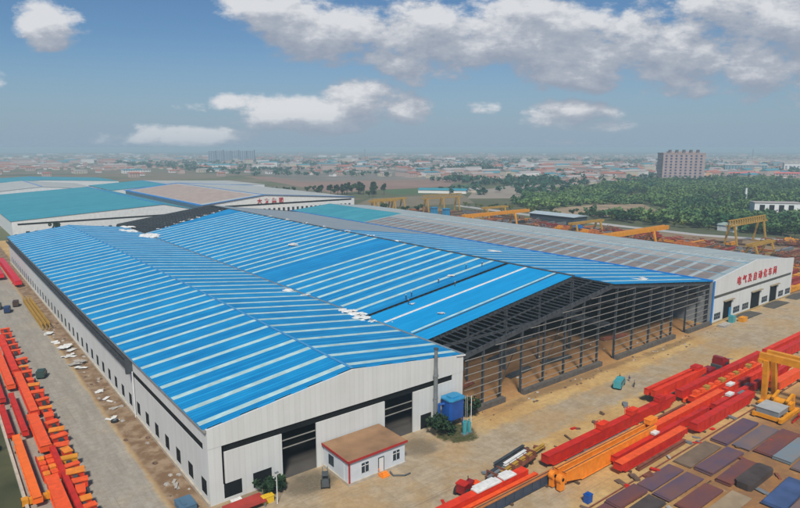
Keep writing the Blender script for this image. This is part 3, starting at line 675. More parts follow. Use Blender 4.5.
for xa, xb, za, zb in ((160, 211, 13.3, 18.9), (211, 295, 18.9, 13.3)):
    MB().beam((xa, 441.3, za), (xb, 441.3, zb), 2.2, .25).build('roof_border', TRIM, Fh, True)
    MB().beam((xa, 648, za), (xb, 648, zb), 6, .25).build('roof_border', TRIM, Fh, True)
MB().beam((160, 441, 13.35), (160, 650, 13.35), 4., .3).build('valley_gutter', TRIM, Fh, True)
lettering('大方集团', 4.2, 6.2, (204, 440.6, 12.6), LETTER, Fh)
G1s = far_shed('long shed row with pale and teal roof behind the huge teal shed', 40, 96, 152, 715, 860, 11, 16, PALE, PALE)
G2s = far_shed('far teal roofed shed in the third row behind the tan roof panels', 156, 215, 330, 690, 800, 11, 15, TEAL, PALE)
G3s = far_shed('farthest blue roofed shed at the left edge below the hazy town', 20, 120, 210, 885, 1010, 11, 15, TEAL, TEAL)

# ------------------------------------------------------------------ site hut
hut = thing('site_office', 'small white one storey hut with flat tan roof and red edging before the long shed', 'hut', (56, 81.5, 0))
mb = MB(); mb.box(50.2, 61.9, 77.6, 85.5, .5, 4.2); mb.build('wall', HUTW, hut, True)
MB().box(50.0, 62.1, 77.4, 85.6, 0, .5).build('plinth', PLINTH, hut, True)
MB().box(49.9, 62.2, 77.3, 85.7, 4.2, 4.5).build('roof', HUTROOF, hut, True)
MB().box(49.84, 62.26, 77.22, 77.32, 4.15, 4.56).box(49.82, 49.92, 77.22, 85.7, 4.15, 4.56).build('roof_edging', REDTRIM, hut, True)
MB().box(50.1, 50.35, 77.45, 77.6, .5, 4.2).build('corner_strip', REDTRIM, hut, True)
for x in (52.6, 59.2):
    w = MB().box(x, x+1.5, 77.52, 77.58, 1.5, 3.2).build('window', GLASS, hut, True)
    f = MB().box(x-.08-56, x-56, -4.04, -3.94, 1.45, 3.25).box(x+1.5-56, x+1.58-56, -4.04, -3.94, 1.45, 3.25).box(x+.71-56, x+.79-56, -4.04, -3.94, 1.5, 3.2).box(x-56, x+1.5-56, -4.04, -3.94, 2.7, 2.78).build('frame', WHITE2, w)
MB().box(50.12, 50.18, 82.3, 83.9, 1.4, 3.2).build('window', GLASS, hut, True)
MB().box(56.2, 57.2, 77.5, 77.58, .5, 3.0).build('door', WHITE2, hut, True)
MB().box(56.1, 56.2, 77.45, 77.6, .5, 3.1).box(57.2, 57.3, 77.45, 77.6, .5, 3.1).box(56.2, 57.2, 77.45, 77.6, 3.0, 3.1).build('door_frame', DGREY, hut, True)
MB().box(50.1, 50.18, 79, 80.6, .5, 3.6).build('side_door', HUTW, hut, True)
st = thing('entrance_steps', 'small orange steel steps at the hut door', 'steps', (56.7, 76.6, 0))
mb = MB()
for k in range(3): mb.box(-.8, .8, -.6+k*.4, -.2+k*.4, 0, .18+k*.16)
mb.build('tread', ORANGE, st)
MB().beam((-.8, -.6, 0), (-.8, -.6, 1.1), .05, .05).beam((-.8, .6, .4), (-.8, .6, 1.4), .05, .05).beam((-.8, -.6, 1.1), (-.8, .6, 1.4), .05, .05).build('handrail', ORANGE, st)
tag(MB().tube((0, 0, .15), (1.6, -1.2, .15), .14).tube((1.6, -1.2, .15), (2.8, -1.2, .15), .14).tube((0, 0, .15), (0, .9, .5), .14).build('bent_pipe', DGREY, loc=None), 'black bent pipe lying on the ground in front of the hut steps', 'pipe').location = (57.8, 75.6, 0)

# ------------------------------------------------------------------ chimney, dust collector, pump
chm = thing('flue_pipe', 'tall grey steel flue standing against the right end of the white gable', 'chimney', (75.8, 85.2, 0))
MB().tube((0, 0, 0), (0, 0, 12.2), .42, n=14).tube((0, 0, 12.2), (0, 0, 16.2), .36, n=14).build('stack', GREY, chm)
MB().tube((0, 0, 16.2), (0, 0, 16.4), .5, n=14).build('cap', DGREY, chm)
MB().tube((0, 0, 10.6), (0, 0, 10.9), .55, n=14).tube((0, 0, 6), (0, 0, 6.2), .5, n=14).build('flange', GREY, chm)
dc = thing('dust_collector', 'big blue dust collector tank between the flue and the shed corner', 'machine', (79.0, 83.6, 0)); dc.scale = (.92, .9, .88)
mb = MB(); octo = [(2.1, -1.2), (2.1, 1.2), (1.6, 1.7), (-1.6, 1.7), (-2.1, 1.2), (-2.1, -1.2), (-1.6, -1.7), (1.6, -1.7)]
MB().prism(octo, 'z', 2.2, 6.6).build('body', TANKB, dc)
MB().prism([(x*1.12, y*1.12) for x, y in octo], 'z', 6.6, 6.95).prism([(x*.6, y*.6) for x, y in octo], 'z', 6.95, 7.3).build('lid', TANKT, dc)
mb = MB(); n = 8
vs = [(x, y, 2.2) for x, y in octo]+[(x*.25, y*.25, .9) for x, y in octo]
mb.add(vs, [tuple(range(8, 16))[::-1]]+[(i, n+i, n+(i+1) % n, (i+1) % n) for i in range(n)]); mb.build('hopper', TANKB, dc)
for sx in (-1, 1):
    for sy in (-1, 1): MB().box(sx*1.7-.1, sx*1.7+.1, sy*1.4-.1, sy*1.4+.1, 0, 2.3).build('leg', TANKB, dc)
MB().tube((-2.1, .4, 5.6), (-3.1, 1.0, 5.6), .3).tube((-3.1, 1.0, 5.7), (-3.1, 1.0, .6), .3).build('duct', TANKB, dc)
MB().beam((2.4, -1.6, 0), (2.4, -1.6, 7), .05, .05).beam((2.9, -1.6, 0), (2.9, -1.6, 7), .05, .05).build('ladder', WHITE2, dc)
pm = thing('pump_unit', 'small turquoise pump set on the grass by the blue tank', 'machine', (78.6, 79.2, 0))
MB().tube((-.5, 0, .2), (-.5, 0, 2.6), .45, n=12).tube((.7, 0, .2), (.7, 0, 2.2), .4, n=12).build('cylinder', TURQ, pm)
MB().box(-1.1, 1.3, -.5, .5, 0, .25).build('base', GREY, pm)
MB().tube((-.5, 0, 2.6), (-.5, 0, 3.0), .15).beam((-.5, 0, 2.9), (.7, 0, 2.4), .14, .14).tube((.7, 0, 2.2), (.7, 0, 2.9), .12).tube((.2, -.6, .4), (.2, -.6, 1.7), .1).build('pipework', TURQ, pm)
MB().tube((1.2, 0, 0), (1.2, 0, 7.5), .07).build('pole', WHITE2, pm)

# ------------------------------------------------------------------ vegetation
def crown_mesh(mb, c, rx, ry, rz, n, s, rnd):
    lumps = [(rnd.gauss(0, .45), rnd.gauss(0, .45), rnd.uniform(-.6, .7), rnd.uniform(.35, .6)) for _ in range(max(5, n//40))]
    for _ in range(n):
        l = rnd.choice(lumps)
        d = Vector((rnd.gauss(0, 1), rnd.gauss(0, 1), rnd.gauss(0, 1))).normalized()*rnd.uniform(.55, 1.)*l[3]
        p = Vector((c[0]+(l[0]+d.x)*rx*.8, c[1]+(l[1]+d.y)*ry*.8, c[2]+(l[2]+d.z)*rz*.8))
        a = Vector((rnd.gauss(0, 1), rnd.gauss(0, 1), rnd.gauss(0, .7))).normalized(); b = a.cross(Vector((rnd.gauss(0, 1), rnd.gauss(0, 1), 1))).normalized()
        k = s*rnd.uniform(.6, 1.3)
        mb.add([p-a*k-b*k*.4, p+b*k*.75, p+a*k-b*k*.3, p-b*k*.85], [(0, 1, 2, 3)])
def make_tree(h, r, leafm, label, seed, n=260, s=.6, loc=(0, 0, 0), group=None, name='tree', cat='tree', trunk=True, rz=.38):
    rnd = random.Random(seed)
    t = thing(name, label, cat, loc, 0, group)
    mb = MB().tube((0, 0, 0), (.1, 0, h*.5), h*.03, h*.018)
    for k in range(4):
        a = rnd.uniform(0, 6.3); mb.tube((.05, 0, h*rnd.uniform(.3, .45)), (math.cos(a)*r*.6, math.sin(a)*r*.6, h*rnd.uniform(.6, .8)), h*.014, h*.005, 5)
    if trunk: mb.build('trunk', BARK, t)
    mb = MB(); crown_mesh(mb, (0, 0, h*(1-rz)), r, r, h*rz, n, s, rnd); mb.build('crown', leafm, t)
    return t
t1 = make_tree(11, 4.5, LEAFD, 'dark round tree at the far left corner of the striped blue roof', 1, 420, .7, (36, 372, 0))
t2 = dup(t1, (62, 425, 0), 1, (.8, .8, .95), 'dark tree peeping over the far end of the striped blue roof before the white wall')
g1 = 'bushes round the blue tank'
make_tree(5.2, 2.6, LEAFD, 'dark bush left of the blue tank at the foot of the flue', 3, 420, .34, (74.2, 82.4, 0), g1, 'bush', 'bush', False, .5)
make_tree(5.4, 2.5, LEAFD, 'dark bush between the blue tank and the open frame hall', 4, 420, .34, (83.4, 83.6, 0), g1, 'bush', 'bush', False, .5)
make_tree(2.2, 2.0, LEAFD, 'low bush in front of the blue tank on the verge', 5, 260, .25, (76.2, 81.0, 0), g1, 'bush', 'bush', False, .5)
g1 = 'bushes at the bottom edge by the white gable'
make_tree(2.9, 1.9, LEAFD, 'dark bush under the second window of the white gable, left of the lamp post', 6, 380, .32, (38.3, 83.5, 0), g1, 'bush', 'bush', False, .5)
make_tree(2.8, 1.6, LEAFD, 'dark bush right of the lamp post beside the open door', 7, 380, .3, (41.0, 83.6, 0), g1, 'bush', 'bush', False, .5)
make_tree(3.2, 2.6, LEAFD, 'dark shrub in the grass field at the bottom left corner', 8, 300, .3, (1.5, 113, 0), None, 'bush', 'bush', False, .5)
# mid distance trees: prototypes then copies
protoA = make_tree(9, 4, LEAF, 'green tree in the belt between the teal shed and the brown field', 11, 300, .75, (395, 560, 0))
protoB = make_tree(12, 3.6, LEAFD, 'tall dark tree in the belt right of the white lettered shed behind', 12, 320, .75, (400, 560, 0))
protoC = make_tree(6, 3.4, LEAFO, 'lime yellow tree at the near edge of the woods beyond the far yard road', 13, 220, .6, (430, 280, 0))
for i in range(26):     # belt (345..392, 183..197)
    t = i/25
    x = 372+t*64+rng.uniform(-5, 5); y = 640-t*50+rng.uniform(-14, 14)
    s = rng.uniform(.9, 1.4)
    dup(protoB if i % 3 else protoA, (x, y, 0), rng.uniform(0, 6), (s, s, s*(.8+.5*t)), 'dark tree in the belt behind the white shed with red letters', 'tree belt behind the lettered far shed')
protoA['label'] = protoB['label'] = 'dark tree in the belt behind the white shed with red letters'; protoA['group'] = protoB['group'] = 'tree belt behind the lettered far shed'
for i in range(8):
    dup(protoA, (331+i*9+rng.uniform(-2, 2), 690+rng.uniform(-12, 12)-i*2, 0), i, (.9,)*3, 'green tree in the low row before the brown ploughed field', 'tree row before the brown field')
for i, (x, y, s) in enumerate([(206, 425, .8), (246, 428, .95), (287, 424, .95), (310, 418, 1.1), (322, 405, .8), (332, 398, .9)]):
    dup(protoA, (x, y, 0), i*1.3, (s, s, s), 'green tree standing before the white wall with red letters', 'trees before the lettered far wall')
for i in range(40):
    t = i/39
    p = (409+t*8+rng.uniform(-3, 6)-(10*t if t > .7 else 0), 420-t*285, 0)
    if t > .6: p = (410+(t-.6)*30+rng.uniform(0, 8), 420-t*285, 0)
    s = rng.uniform(.6, 1.1)
    dup(protoC if rng.random() < .6 else protoA, p, rng.uniform(0, 6), (s, s, s*.9), 'tree along the near edge of the woods beyond the far yard road', 'trees lining the woods')
protoC['label'] = 'tree along the near edge of the woods beyond the far yard road'; protoC['group'] = 'trees lining the woods'

def in_poly(x, y, poly):
    c = False; j = len(poly)-1
    for i in range(len(poly)):
        xi, yi = poly[i]; xj, yj = poly[j]
        if (yi > y) != (yj > y) and x < (xj-xi)*(y-yi)/(yj-yi)+xi: c = not c
        j = i
    return c
def wood_mesh(name, spots, m, nleaf, s, label, cat):
    """one object of very many crowns; arrays built with numpy"""
    r = np.random.default_rng(5)
    V = []
    for (x, y, h, rad) in spots:
        nl = nleaf
        lump = r.normal(0, .38, (6, 3)); lump[:, 2] *= .7
        d = r.normal(0, 1, (nl, 3)); d /= np.linalg.norm(d, axis=1)[:, None]
        c = lump[r.integers(0, 6, nl)]+d*r.uniform(.35, .62, (nl, 1))
        c = c*np.array([rad, rad, h*.42])+np.array([x, y, h*.58])
        a = r.normal(0, 1, (nl, 3)); a[:, 2] *= .5; a /= np.linalg.norm(a, axis=1)[:, None]
        b = np.cross(a, r.normal(0, 1, (nl, 3))+np.array([0, 0, 1])); b /= np.linalg.norm(b, axis=1)[:, None]
        k = s*r.uniform(.6, 1.35, (nl, 1))
        V.append(np.stack([c-a*k-b*k*.4, c+b*k*.8, c+a*k-b*k*.3, c-b*k*.9], 1).reshape(-1, 3))
    V = np.concatenate(V).astype(np.float32); nq = len(V)//4
    me = bpy.data.meshes.new(name); me.vertices.add(len(V)); me.vertices.foreach_set('co', V.ravel())
    me.loops.add(nq*4); me.loops.foreach_set('vertex_index', np.arange(nq*4, dtype=np.int32))
    me.polygons.add(nq); me.polygons.foreach_set('loop_start', np.arange(0, nq*4, 4, dtype=np.int32)); me.polygons.foreach_set('loop_total', np.full(nq, 4, np.int32))
    me.update(calc_edges=True); me.materials.append(m)
    o = bpy.data.objects.new(name, me); col.objects.link(o)
    return tag(o, label, cat, kind='stuff')
forest_poly = [(424, 150), (420, 262), (432, 345), (450, 400), (560, 470), (700, 500), (860, 545), (1080, 560), (1250, 440), (820, 170), (560, 90)]
clear = [(440, 255), (424, 330), (455, 352), (520, 352), (565, 322), (505, 262)]
spots = []
while len(spots) < 3000:
    x = rng.uniform(415, 1250); y = rng.uniform(90, 565)
    if rng.random() > min(1, 520/x): continue
    if in_poly(x, y, forest_poly) and not in_poly(x, y, clear):
        if 540 < x < 600 and 195 < y < 225: continue
        if math.sin(x*.045+y*.02)+math.sin(y*.07-x*.015)+math.sin(x*.013+2) < -1.35: continue
        h = rng.choice((rng.uniform(3.5, 7), rng.uniform(5, 10)))*(1+.2*math.sin(x*.02)); spots.append((x, y, h, rng.uniform(2.6, 4.6)))
wood_mesh('woods', spots, LEAFF, 60, 1.15, 'dense green woods spreading beyond the yard to the tall pink building', 'woods')
spots = []
while len(spots) < 1900:      # trees among the far houses
    x = rng.uniform(500, 2600); y = rng.uniform(480, 2600)
    a = math.degrees(math.atan2(y, x)); d = math.hypot(x, y)
    if not (16 < a < 84) or d > 3000: continue
    if in_poly(x, y, [(380, 640), (500, 1150), (720, 940), (780, 800), (600, 600), (440, 560)]): continue
    if x < 340 or (x < 620 and y < 560): continue
    if math.sin(x*.013)+math.sin(y*.017+x*.004) < rng.uniform(-1, 1.2): continue
    spots.append((x, y, rng.uniform(6, 12), rng.uniform(4, 9)))
spots += [(1010+rng.gauss(0, 30), 1010+rng.gauss(0, 25), rng.uniform(14, 24), 9) for _ in range(60)]
spots += [(760+rng.gauss(0, 35), 640+rng.gauss(0, 22), rng.uniform(9, 15), 6) for _ in range(50)]
spots += [(700+rng.gauss(0, 20), 730+rng.gauss(0, 22), rng.uniform(8, 13), 6) for _ in range(30)]
for _ in range(520):
    u = rng.uniform(440, 655); v = rng.uniform(170, 195)
    if math.sin(u*.06)+math.sin(v*.9+u*.02) < rng.uniform(-.8, 1.): continue
    x, y = px_ground(u, v)
    if in_poly(x, y, [(380, 640), (500, 1150), (720, 940), (780, 800), (600, 600), (440, 560)]): continue
    spots.append((x, y, rng.uniform(5, 9), rng.uniform(3, 6)))
wood_mesh('distant_trees', spots, LEAFT, 34, 1.9, 'hazy tree clumps scattered among the far village houses', 'trees')

# ------------------------------------------------------------------ village
roofs = [mat('roof_rust', (.33, .12, .085), .9, var=.15), mat('roof_grey', (.17, .16, .155), .9, var=.15), mat('roof_pale', (.34, .31, .30), .9, var=.15), mat('roof_teal', (.05, .22, .28), .8, var=.15)]
walls = [mat('house_white', (.66, .64, .62), .9, var=.08), mat('house_pink', (.45, .33, .29), .9, var=.1), mat('house_cream', (.50, .44, .34), .9, var=.1)]
def house(L_, W_, h, rh, wm_, rm, label, group):
    t = thing('village_house', label, 'house', (0, 0, 0), 0, group)
    MB().prism([(-W_/2, 0), (W_/2, 0), (W_/2, h), (0, h+rh), (-W_/2, h)], 'x', -L_/2, L_/2).build('wall', wm_, t)
    mb = MB()
    for s_ in (-1, 1):
        mb.hexa([(-L_/2-.4, 0, h+rh+.05), (L_/2+.4, 0, h+rh+.05), (L_/2+.4, s_*(W_/2+.5), h-.1), (-L_/2-.4, s_*(W_/2+.5), h-.1),
                 (-L_/2-.4, 0, h+rh+.3), (L_/2+.4, 0, h+rh+.3), (L_/2+.4, s_*(W_/2+.5), h+.15), (-L_/2-.4, s_*(W_/2+.5), h+.15)])
    mb.build('roof', rm, t)
    mb = MB()
    n = max(2, int(L_/4))
    for i in range(n):
        x = -L_/2+L_*(i+.5)/n
        for zz in ([1.2] if h < 5 else [1.2, 4.3]): mb.box(x-.7, x+.7, -W_/2-.05, -W_/2, zz, zz+1.5)
    mb.build('windows_row', GLASS, t)
    return t
kinds = [
 (12, 8, 3.6, 2.2, walls[0], roofs[0], 'small white house with rust red roof in the hazy village', 'white village houses with red roofs'),
 (14, 8, 3.8, 2.2, walls[0], roofs[1], 'small white house with grey roof in the hazy village', 'white village houses with grey roofs'),
 (16, 10, 6.6, 2.0, walls[1], roofs[0], 'pink two storey house with red roof in the hazy village', 'pink village houses'),
 (22, 12, 5.5, 1.5, walls[2], roofs[2], 'long cream building with pale roof in the hazy village', 'cream village buildings'),
 (34, 14, 6, 1.6, walls[0], roofs[3], 'long low building with teal roof in the hazy village', 'teal roofed village buildings')]
protos = [house(*k) for k in kinds]
used = [0]*5
placed = []
tries = 0
while len(placed) < 288 and tries < 9000:
    tries += 1
    if len(placed) < 90: u, v = rng.uniform(395, 640), rng.uniform(167, 180)-(0 if rng.random() < .5 else 3)
    elif len(placed) < 150: u, v = rng.uniform(705, 830), rng.uniform(160, 177)
    else: u, v = rng.uniform(-30, 660), rng.uniform(158, 177)
    x, y = px_ground(u, v)
    if in_poly(x, y, [(380, 640), (500, 1150), (720, 940), (780, 800), (600, 600), (440, 560)]) or y > 3200 or in_poly(x, y, forest_poly): continue
    if x < 320 and y < 1050: continue
    if 930 < x < 1110 and 520 < y < 620: continue
    x = round(x/16)*16+rng.uniform(-2, 2); y = round(y/22)*22+rng.uniform(-2, 2)
    if any(abs(x-a)+abs(y-b) < 24 for a, b in placed): continue
    k = rng.choices(range(5), (5, 3, 3, 2, 1))[0]
    s = rng.uniform(.9, 1.25)
    placed.append((x, y))
    if not used[k]: r = protos[k]; r.location = (x, y, 0); r.rotation_euler = (0, 0, rng.choice((0, 0, 1.57))); used[k] = 1
    else: dup(protos[k], (x, y, 0), rng.choice((0, 0, .05, 1.57)), (s, s, s))

# past the houses one can tell apart, the village is one hazy mass of roofs
vr = np.random.default_rng(9); vm = MB(); mi = []
nv = 0
while nv < 3100:
    u = vr.uniform(-40, 840); v = 154.5+24*vr.random()**1.5
    if nv > 2850: u = vr.uniform(470, 640); v = vr.uniform(176, 194)-(u-470)*.02
    x, y = px_ground(u, v)
    if v > 170 and not (395 < u < 650 or u > 700): continue
    if nv > 2850 and vr.random() < .4: continue
    if math.hypot(x, y) > 6500 or in_poly(x, y, [(380, 640), (500, 1150), (720, 940), (780, 800), (600, 600), (440, 560)]) or in_poly(x, y, forest_poly): continue
    if x < 340 and y < 1080: continue
    if 930 < x < 1110 and 520 < y < 620: continue
    if math.sin(x*.006+1)+math.sin(y*.005+x*.002) < vr.uniform(-1.6, .6): continue
    big = vr.random() < .12
    L_, W_, h_ = (vr.uniform(9, 16), vr.uniform(6, 9), vr.uniform(3, 5.5)) if not big else (vr.uniform(25, 60), vr.uniform(10, 16), vr.uniform(6, 14))
    if vr.random() < .3: L_, W_ = W_, L_
    vm.box(x-L_/2, x+L_/2, y-W_/2, y+W_/2, 0, h_); mi += [vr.choice([0, 1, 1, 2])]*6
    zr_ = h_+min(L_, W_)*.22
    if L_ > W_: vm.prism([(y-W_/2-.4, h_+.02), (y+W_/2+.4, h_+.02), (y, zr_)], 'x', x-L_/2-.4, x+L_/2+.4)
    else: vm.prism([(x-L_/2-.4, h_+.02), (x+L_/2+.4, h_+.02), (x, zr_)], 'y', y-W_/2-.4, y+W_/2+.4)
    mi += [3+vr.choice([0, 0, 0, 1, 2] if not big else [0, 1, 2, 2, 3])]*5
    nv += 1
vo = vm.build('far_village', walls+roofs); vo.data.polygons.foreach_set('material_index', np.array(mi, dtype=np.int32)); tag(vo, 'hazy mass of small white and red roofed houses stretching to the horizon', 'village', kind='stuff')
# tall pink building
tbx, tby = px_ground(682.5, 181.5); a_ = R(-47)
tb = thing('tall_building', 'nine storey brownish pink building with rows of windows standing above the woods at right', 'tower block', (tbx+math.sin(-a_)*15, tby+math.cos(a_)*15, 0), a_); tb.scale = (1, 1, .93)
TPINK = mat('brown_pink_render', (.33, .245, .235), .8, var=.12, vs=.1)
def TB(name, m, f): mb = MB(); f(mb); return mb.build(name, TPINK if m is PINKW else m, tb)
TB('front_wall', PINKW, lambda m: m.box(-33, 33, -15, 22, 0, 49))
TB('roof_parapet', PINKW, lambda m: (m.box(-33.4, 33.4, -15.4, 22.4, 49, 50.6), m.box(-22, 22, -8, 10, 50.6, 53)))
for i in range(5): TB('roof_turret', mat('roof_turret', (.09, .08, .09), .8), lambda m: m.box(-24+i*11, -20+i*11, -12, -8, 50.6, 56))
winm = mat('blue_glass', (.03, .05, .12), .2)
for k in range(9):
    for i in range(8): TB('window', winm, lambda m: m.box(-29.6+i*7.8, -26.4+i*7.8, -15.15, -15.02, 3+k*5.1, 5.9+k*5.1))
    for i in range(3): TB('window', winm, lambda m: m.box(-33.15, -33.02, -11+i*11.5, -5+i*11.5, 2.8+k*5.1, 6.1+k*5.1))
annex = thing('tower_annex', 'low block with an orange front at the right foot of the tall pink building', 'building', (*px_ground(704, 181), 0), R(-47)); annex.scale = (.7, .7, .9)
MB().box(-8, 14, -8, 14, 0, 16).build('wall', PINKW, annex); MB().box(2, 10, -8.4, -8.02, 1, 18).build('orange_front', mat('orange_front', (.55, .30, .15), .8), annex)
MB().box(-8.3, 14.3, -8.5, 14.3, 16, 16.7).build('roof', roofs[1], annex)
# long red roofed buildings to the right
def longb(label, cx, cy, L_, W_, h, wallm, roofm, nw=18, rz=-1.0, storeys=2):
    t = thing('long_building', label, 'building', (cx, cy, 0), rz)
    MB().box(-L_/2, L_/2, -W_/2, W_/2, 0, h).build('wall', wallm, t)
    MB().prism([(-W_/2-.8, h), (W_/2+.8, h), (0, h+2.6)], 'x', -L_/2-.8, L_/2+.8).build('roof', roofm, t)
    for s_ in range(storeys):
        for i in range(nw): MB().box(-L_/2+L_*(i+.25)/nw, -L_/2+L_*(i+.75)/nw, -W_/2-.1, -W_/2-.01, 1.5+s_*4, 4+s_*4).build('window', winm, t)
    return t
pinkroof = mat('pink_red_roof', (.50, .12, .11), .8, var=.12)
p1 = px_ground(742, 177); p2 = px_ground(775, 177)
longb('long pink walled building with bright red roof nearest the tall block, beyond the woods', *px_ground(737, 177.5), 66, 14, 8, walls[1], pinkroof, 14)
longb('second long building with bright red roof, right of the first beyond the woods', *px_ground(768, 177.5), 82, 14, 8, walls[1], pinkroof, 16)
longb('pink building with red roof at the right edge beyond the woods', *px_ground(800, 178), 50, 14, 8, walls[1], pinkroof, 12)
longb('teal grey three storey building behind the red roofed pair', *px_ground(745, 171), 90, 18, 14, mat('teal_wall', (.16, .28, .30), .9), roofs[2], 14, storeys=3)
longb('white four storey building with square windows at the right edge of the town', *px_ground(797, 171), 60, 18, 18, walls[0], roofs[2], 7, storeys=3)
longb('long tan building left of the tall pink block', *px_ground(615, 175), 110, 20, 9, walls[1], roofs[0], 18)
longb('wide grey building with pale roof in the middle of the town', *px_ground(560, 166), 130, 24, 14, walls[1], roofs[2], 18)
longb('cream factory block with long pale roof far right', *px_ground(770, 164), 300, 40, 12, walls[2], roofs[2], 20)
# far apartment slab in the haze at left
ap = thing('apartment_blocks', 'hazy row of apartment towers on the horizon at left', 'tower block', (985, 2350, 0), R(-38))
for i in range(6):
    mb = MB().box(-90+i*31, -62+i*31, -8, 8, 0, 44+(i % 2)*3)
    for k in range(13):
        for j in range(3): mb.box(-88+i*31+j*9, -83+i*31+j*9, -8.3, -8.02, 2+k*3.2, 3.8+k*3.2)
    o = mb.build('tower', [SLAB, winm], ap)
    for p in list(o.data.polygons)[6:]: p.material_index = 1
for (u, h_, lbl) in ((365, 62, 'thin mast on the horizon left of centre'), (752, 60, 'thin mast on the horizon right of the tall pink building')):
    x, y = px_ground(u, 162); m_ = thing('radio_mast', lbl, 'mast', (x, y, 0))
    MB().tube((0, 0, 0), (0, 0, 52), 1.6, .7).build('shaft', GREY, m_); MB().box(-3, 3, -3, 3, 44, 45).build('platform', GREY, m_)

# white structures in the woods
wm_ = thing('white_monument', 'slim white monument standing among the trees of the woods', 'monument', (655, 268, 0))
MB().box(-3, 3, -3, 3, 0, 2).build('base', WHITE2, wm_); MB().tube((0, 0, 2), (0, 0, 15), 1.5, .9, 8).build('shaft', WHITE2, wm_)
wb = thing('white_cottage', 'low white building with dark openings in the woods near the right edge', 'building', (578, 212, 0), R(-50))
MB().box(-18, 18, -6, 6, 0, 8.5).build('wall', WHITE2, wb); MB().box(-18.5, 18.5, -6.5, 6.5, 8.5, 9.2).build('roof', roofs[2], wb)
for i in range(4): MB().box(-14+i*7.5, -10+i*7.5, -6.2, -6.02, 1, 7).build('opening', DARK, wb)
fs = thing('teal_roofed_shed', 'low teal roofed shed at the edge of the brown field', 'shed', (*px_ground(443, 193), 0), R(-52)); fs.scale = (.48, .9, .8)
MB().box(-62, 62, -9, 9, 0, 5).build('wall', walls[0], fs); MB().prism([(-9.8, 5), (9.8, 5), (0, 7.5)], 'x', -63, 63).build('roof', TEAL, fs)

# ------------------------------------------------------------------ girders
def girder(label, x0, x1, yc, w, h, m, z0=.35, taper=1.6, ribs=True, group=None, rz=0, topm=None, rail=False, name='box_girder'):
    Lg = x1-x0
    t = thing(name, label, 'girder', (x0, yc, z0), rz, group)
    tf = min(.12, h*.08)
    prof = [(taper, tf), (Lg-taper, tf), (Lg-.1, h*.42), (Lg-.1, h-tf), (.1, h-tf), (.1, h*.42)]
    web = MB().prism(prof, 'y', -w/2+.1, w/2-.1)
    MB().box(0, Lg, -w/2, w/2, h-tf, h).build('top_flange', topm or m, t)
    MB().box(taper, Lg-taper, -w/2, w/2, 0, tf).build('bottom_flange', m, t)
    if ribs:
        k = 1.5
        while k < Lg-1.5:
            for s_ in (-1, 1): web.box(k, k+.12, s_*(w/2-.1)-(.09 if s_ < 0 else 0), s_*(w/2-.1)+(.09 if s_ > 0 else 0), tf if taper+.3 < k < Lg-taper-.3 else h*.42, h-tf)
            k += 2.1
    web.build('web_box', m, t)
    for a in (0, Lg-.1): MB().box(a, a+.1, -w/2-.1, w/2+.1, h*.35, h+.06).build('end_plate', m, t)
    if rail:
        mb = MB(); mb.box(0, Lg, -.05, .05, h+.005, h+.09); mb.build('rail', STEEL, t)
    return t
blocks = []
def girderb(label, x0, x1, yc, w, h, m, **k):
    g = girder(label, x0, x1, yc, w*.84, h*.94, m, **k)
    if k.get('z0', .35) <= .4:
        for f in (.12, .5, .88): blocks.append((x0+(x1-x0)*f, yc, w))
    return g
gp = None
girderb('longest red box girder on the road side, its left end beside the orange pair', 80, 123, 61.3, 1.7, 2.3, RED)
girderb('red box girder behind the crane trolley row, continuing the longest one to the right', 125.5, 167, 61.2, 1.7, 2.6, RED)
girderb('orange box girder, rear one of the orange pair with cables on top', 77.2, 104.5, 56.75, .95, 2.9, ORANGE, taper=4.5, rail=True)
girderb('orange box girder with ribbed side, front one of the orange pair', 77.2, 104.8, 55.2, .95, 2.9, ORANGE, taper=4.5, rail=True)
girderb('orange red box girder lying end to end with the orange pair', 106.2, 135, 56.4, 1.7, 1.9, RED2, topm=SALM)
girderb('slim red girder just behind the shortest red one in the near row', 90, 124, 54.3, 1.1, 1.7, RED)
girderb('shortest near red girder with pale top, nearest the steel plates', 88, 110.4, 52.3, 1.7, 2.0, RED, topm=SALM)
girderb('red girder with open dark left end, right of the shortest near one', 112.6, 138.4, 51.6, 1.8, 2.3, RED)
girderb('orange red girder running out of the right edge behind the gantry leg', 147.5, 178, 50.6, 2.0, 2.2, SALM)
girderb('red girder lying behind the open ended one, passing behind the gantry leg', 126, 166, 53.9, 1.3, 1.7, RED)
girderb('red girder in the fourth row under white bundles', 136.5, 168, 56.4, 1.3, 1.7, RED2)
girderb('dark red girder at the right edge behind the gantry beam', 169, 196, 58.5, 1.8, 2.6, RED)
girderb('red girder with orange fittings along its top, third row from the road', 126, 160, 58.6, 1.5, 1.8, RED2, topm=SALM)
girderb('red girder at the right edge furthest from the camera', 171, 200, 61.4, 1.6, 2.2, RED2)
girderb('red girder at the bottom edge carrying white sheets', 54, 74.4, 61.0, 1.7, 2.0, RED2, rail=False)
girderb('slim orange red girder in front of the one carrying white sheets', 58, 75.6, 59.6, .9, 1.3, RED2, topm=SALM)
girderb('long girder with orange top and navy side at the bottom edge', 56, 78.4, 57.9, 1.0, 1.9, NAVY, topm=mat('dull_orange_top', (.42, .14, .03), .7, var=.3), rail=True)
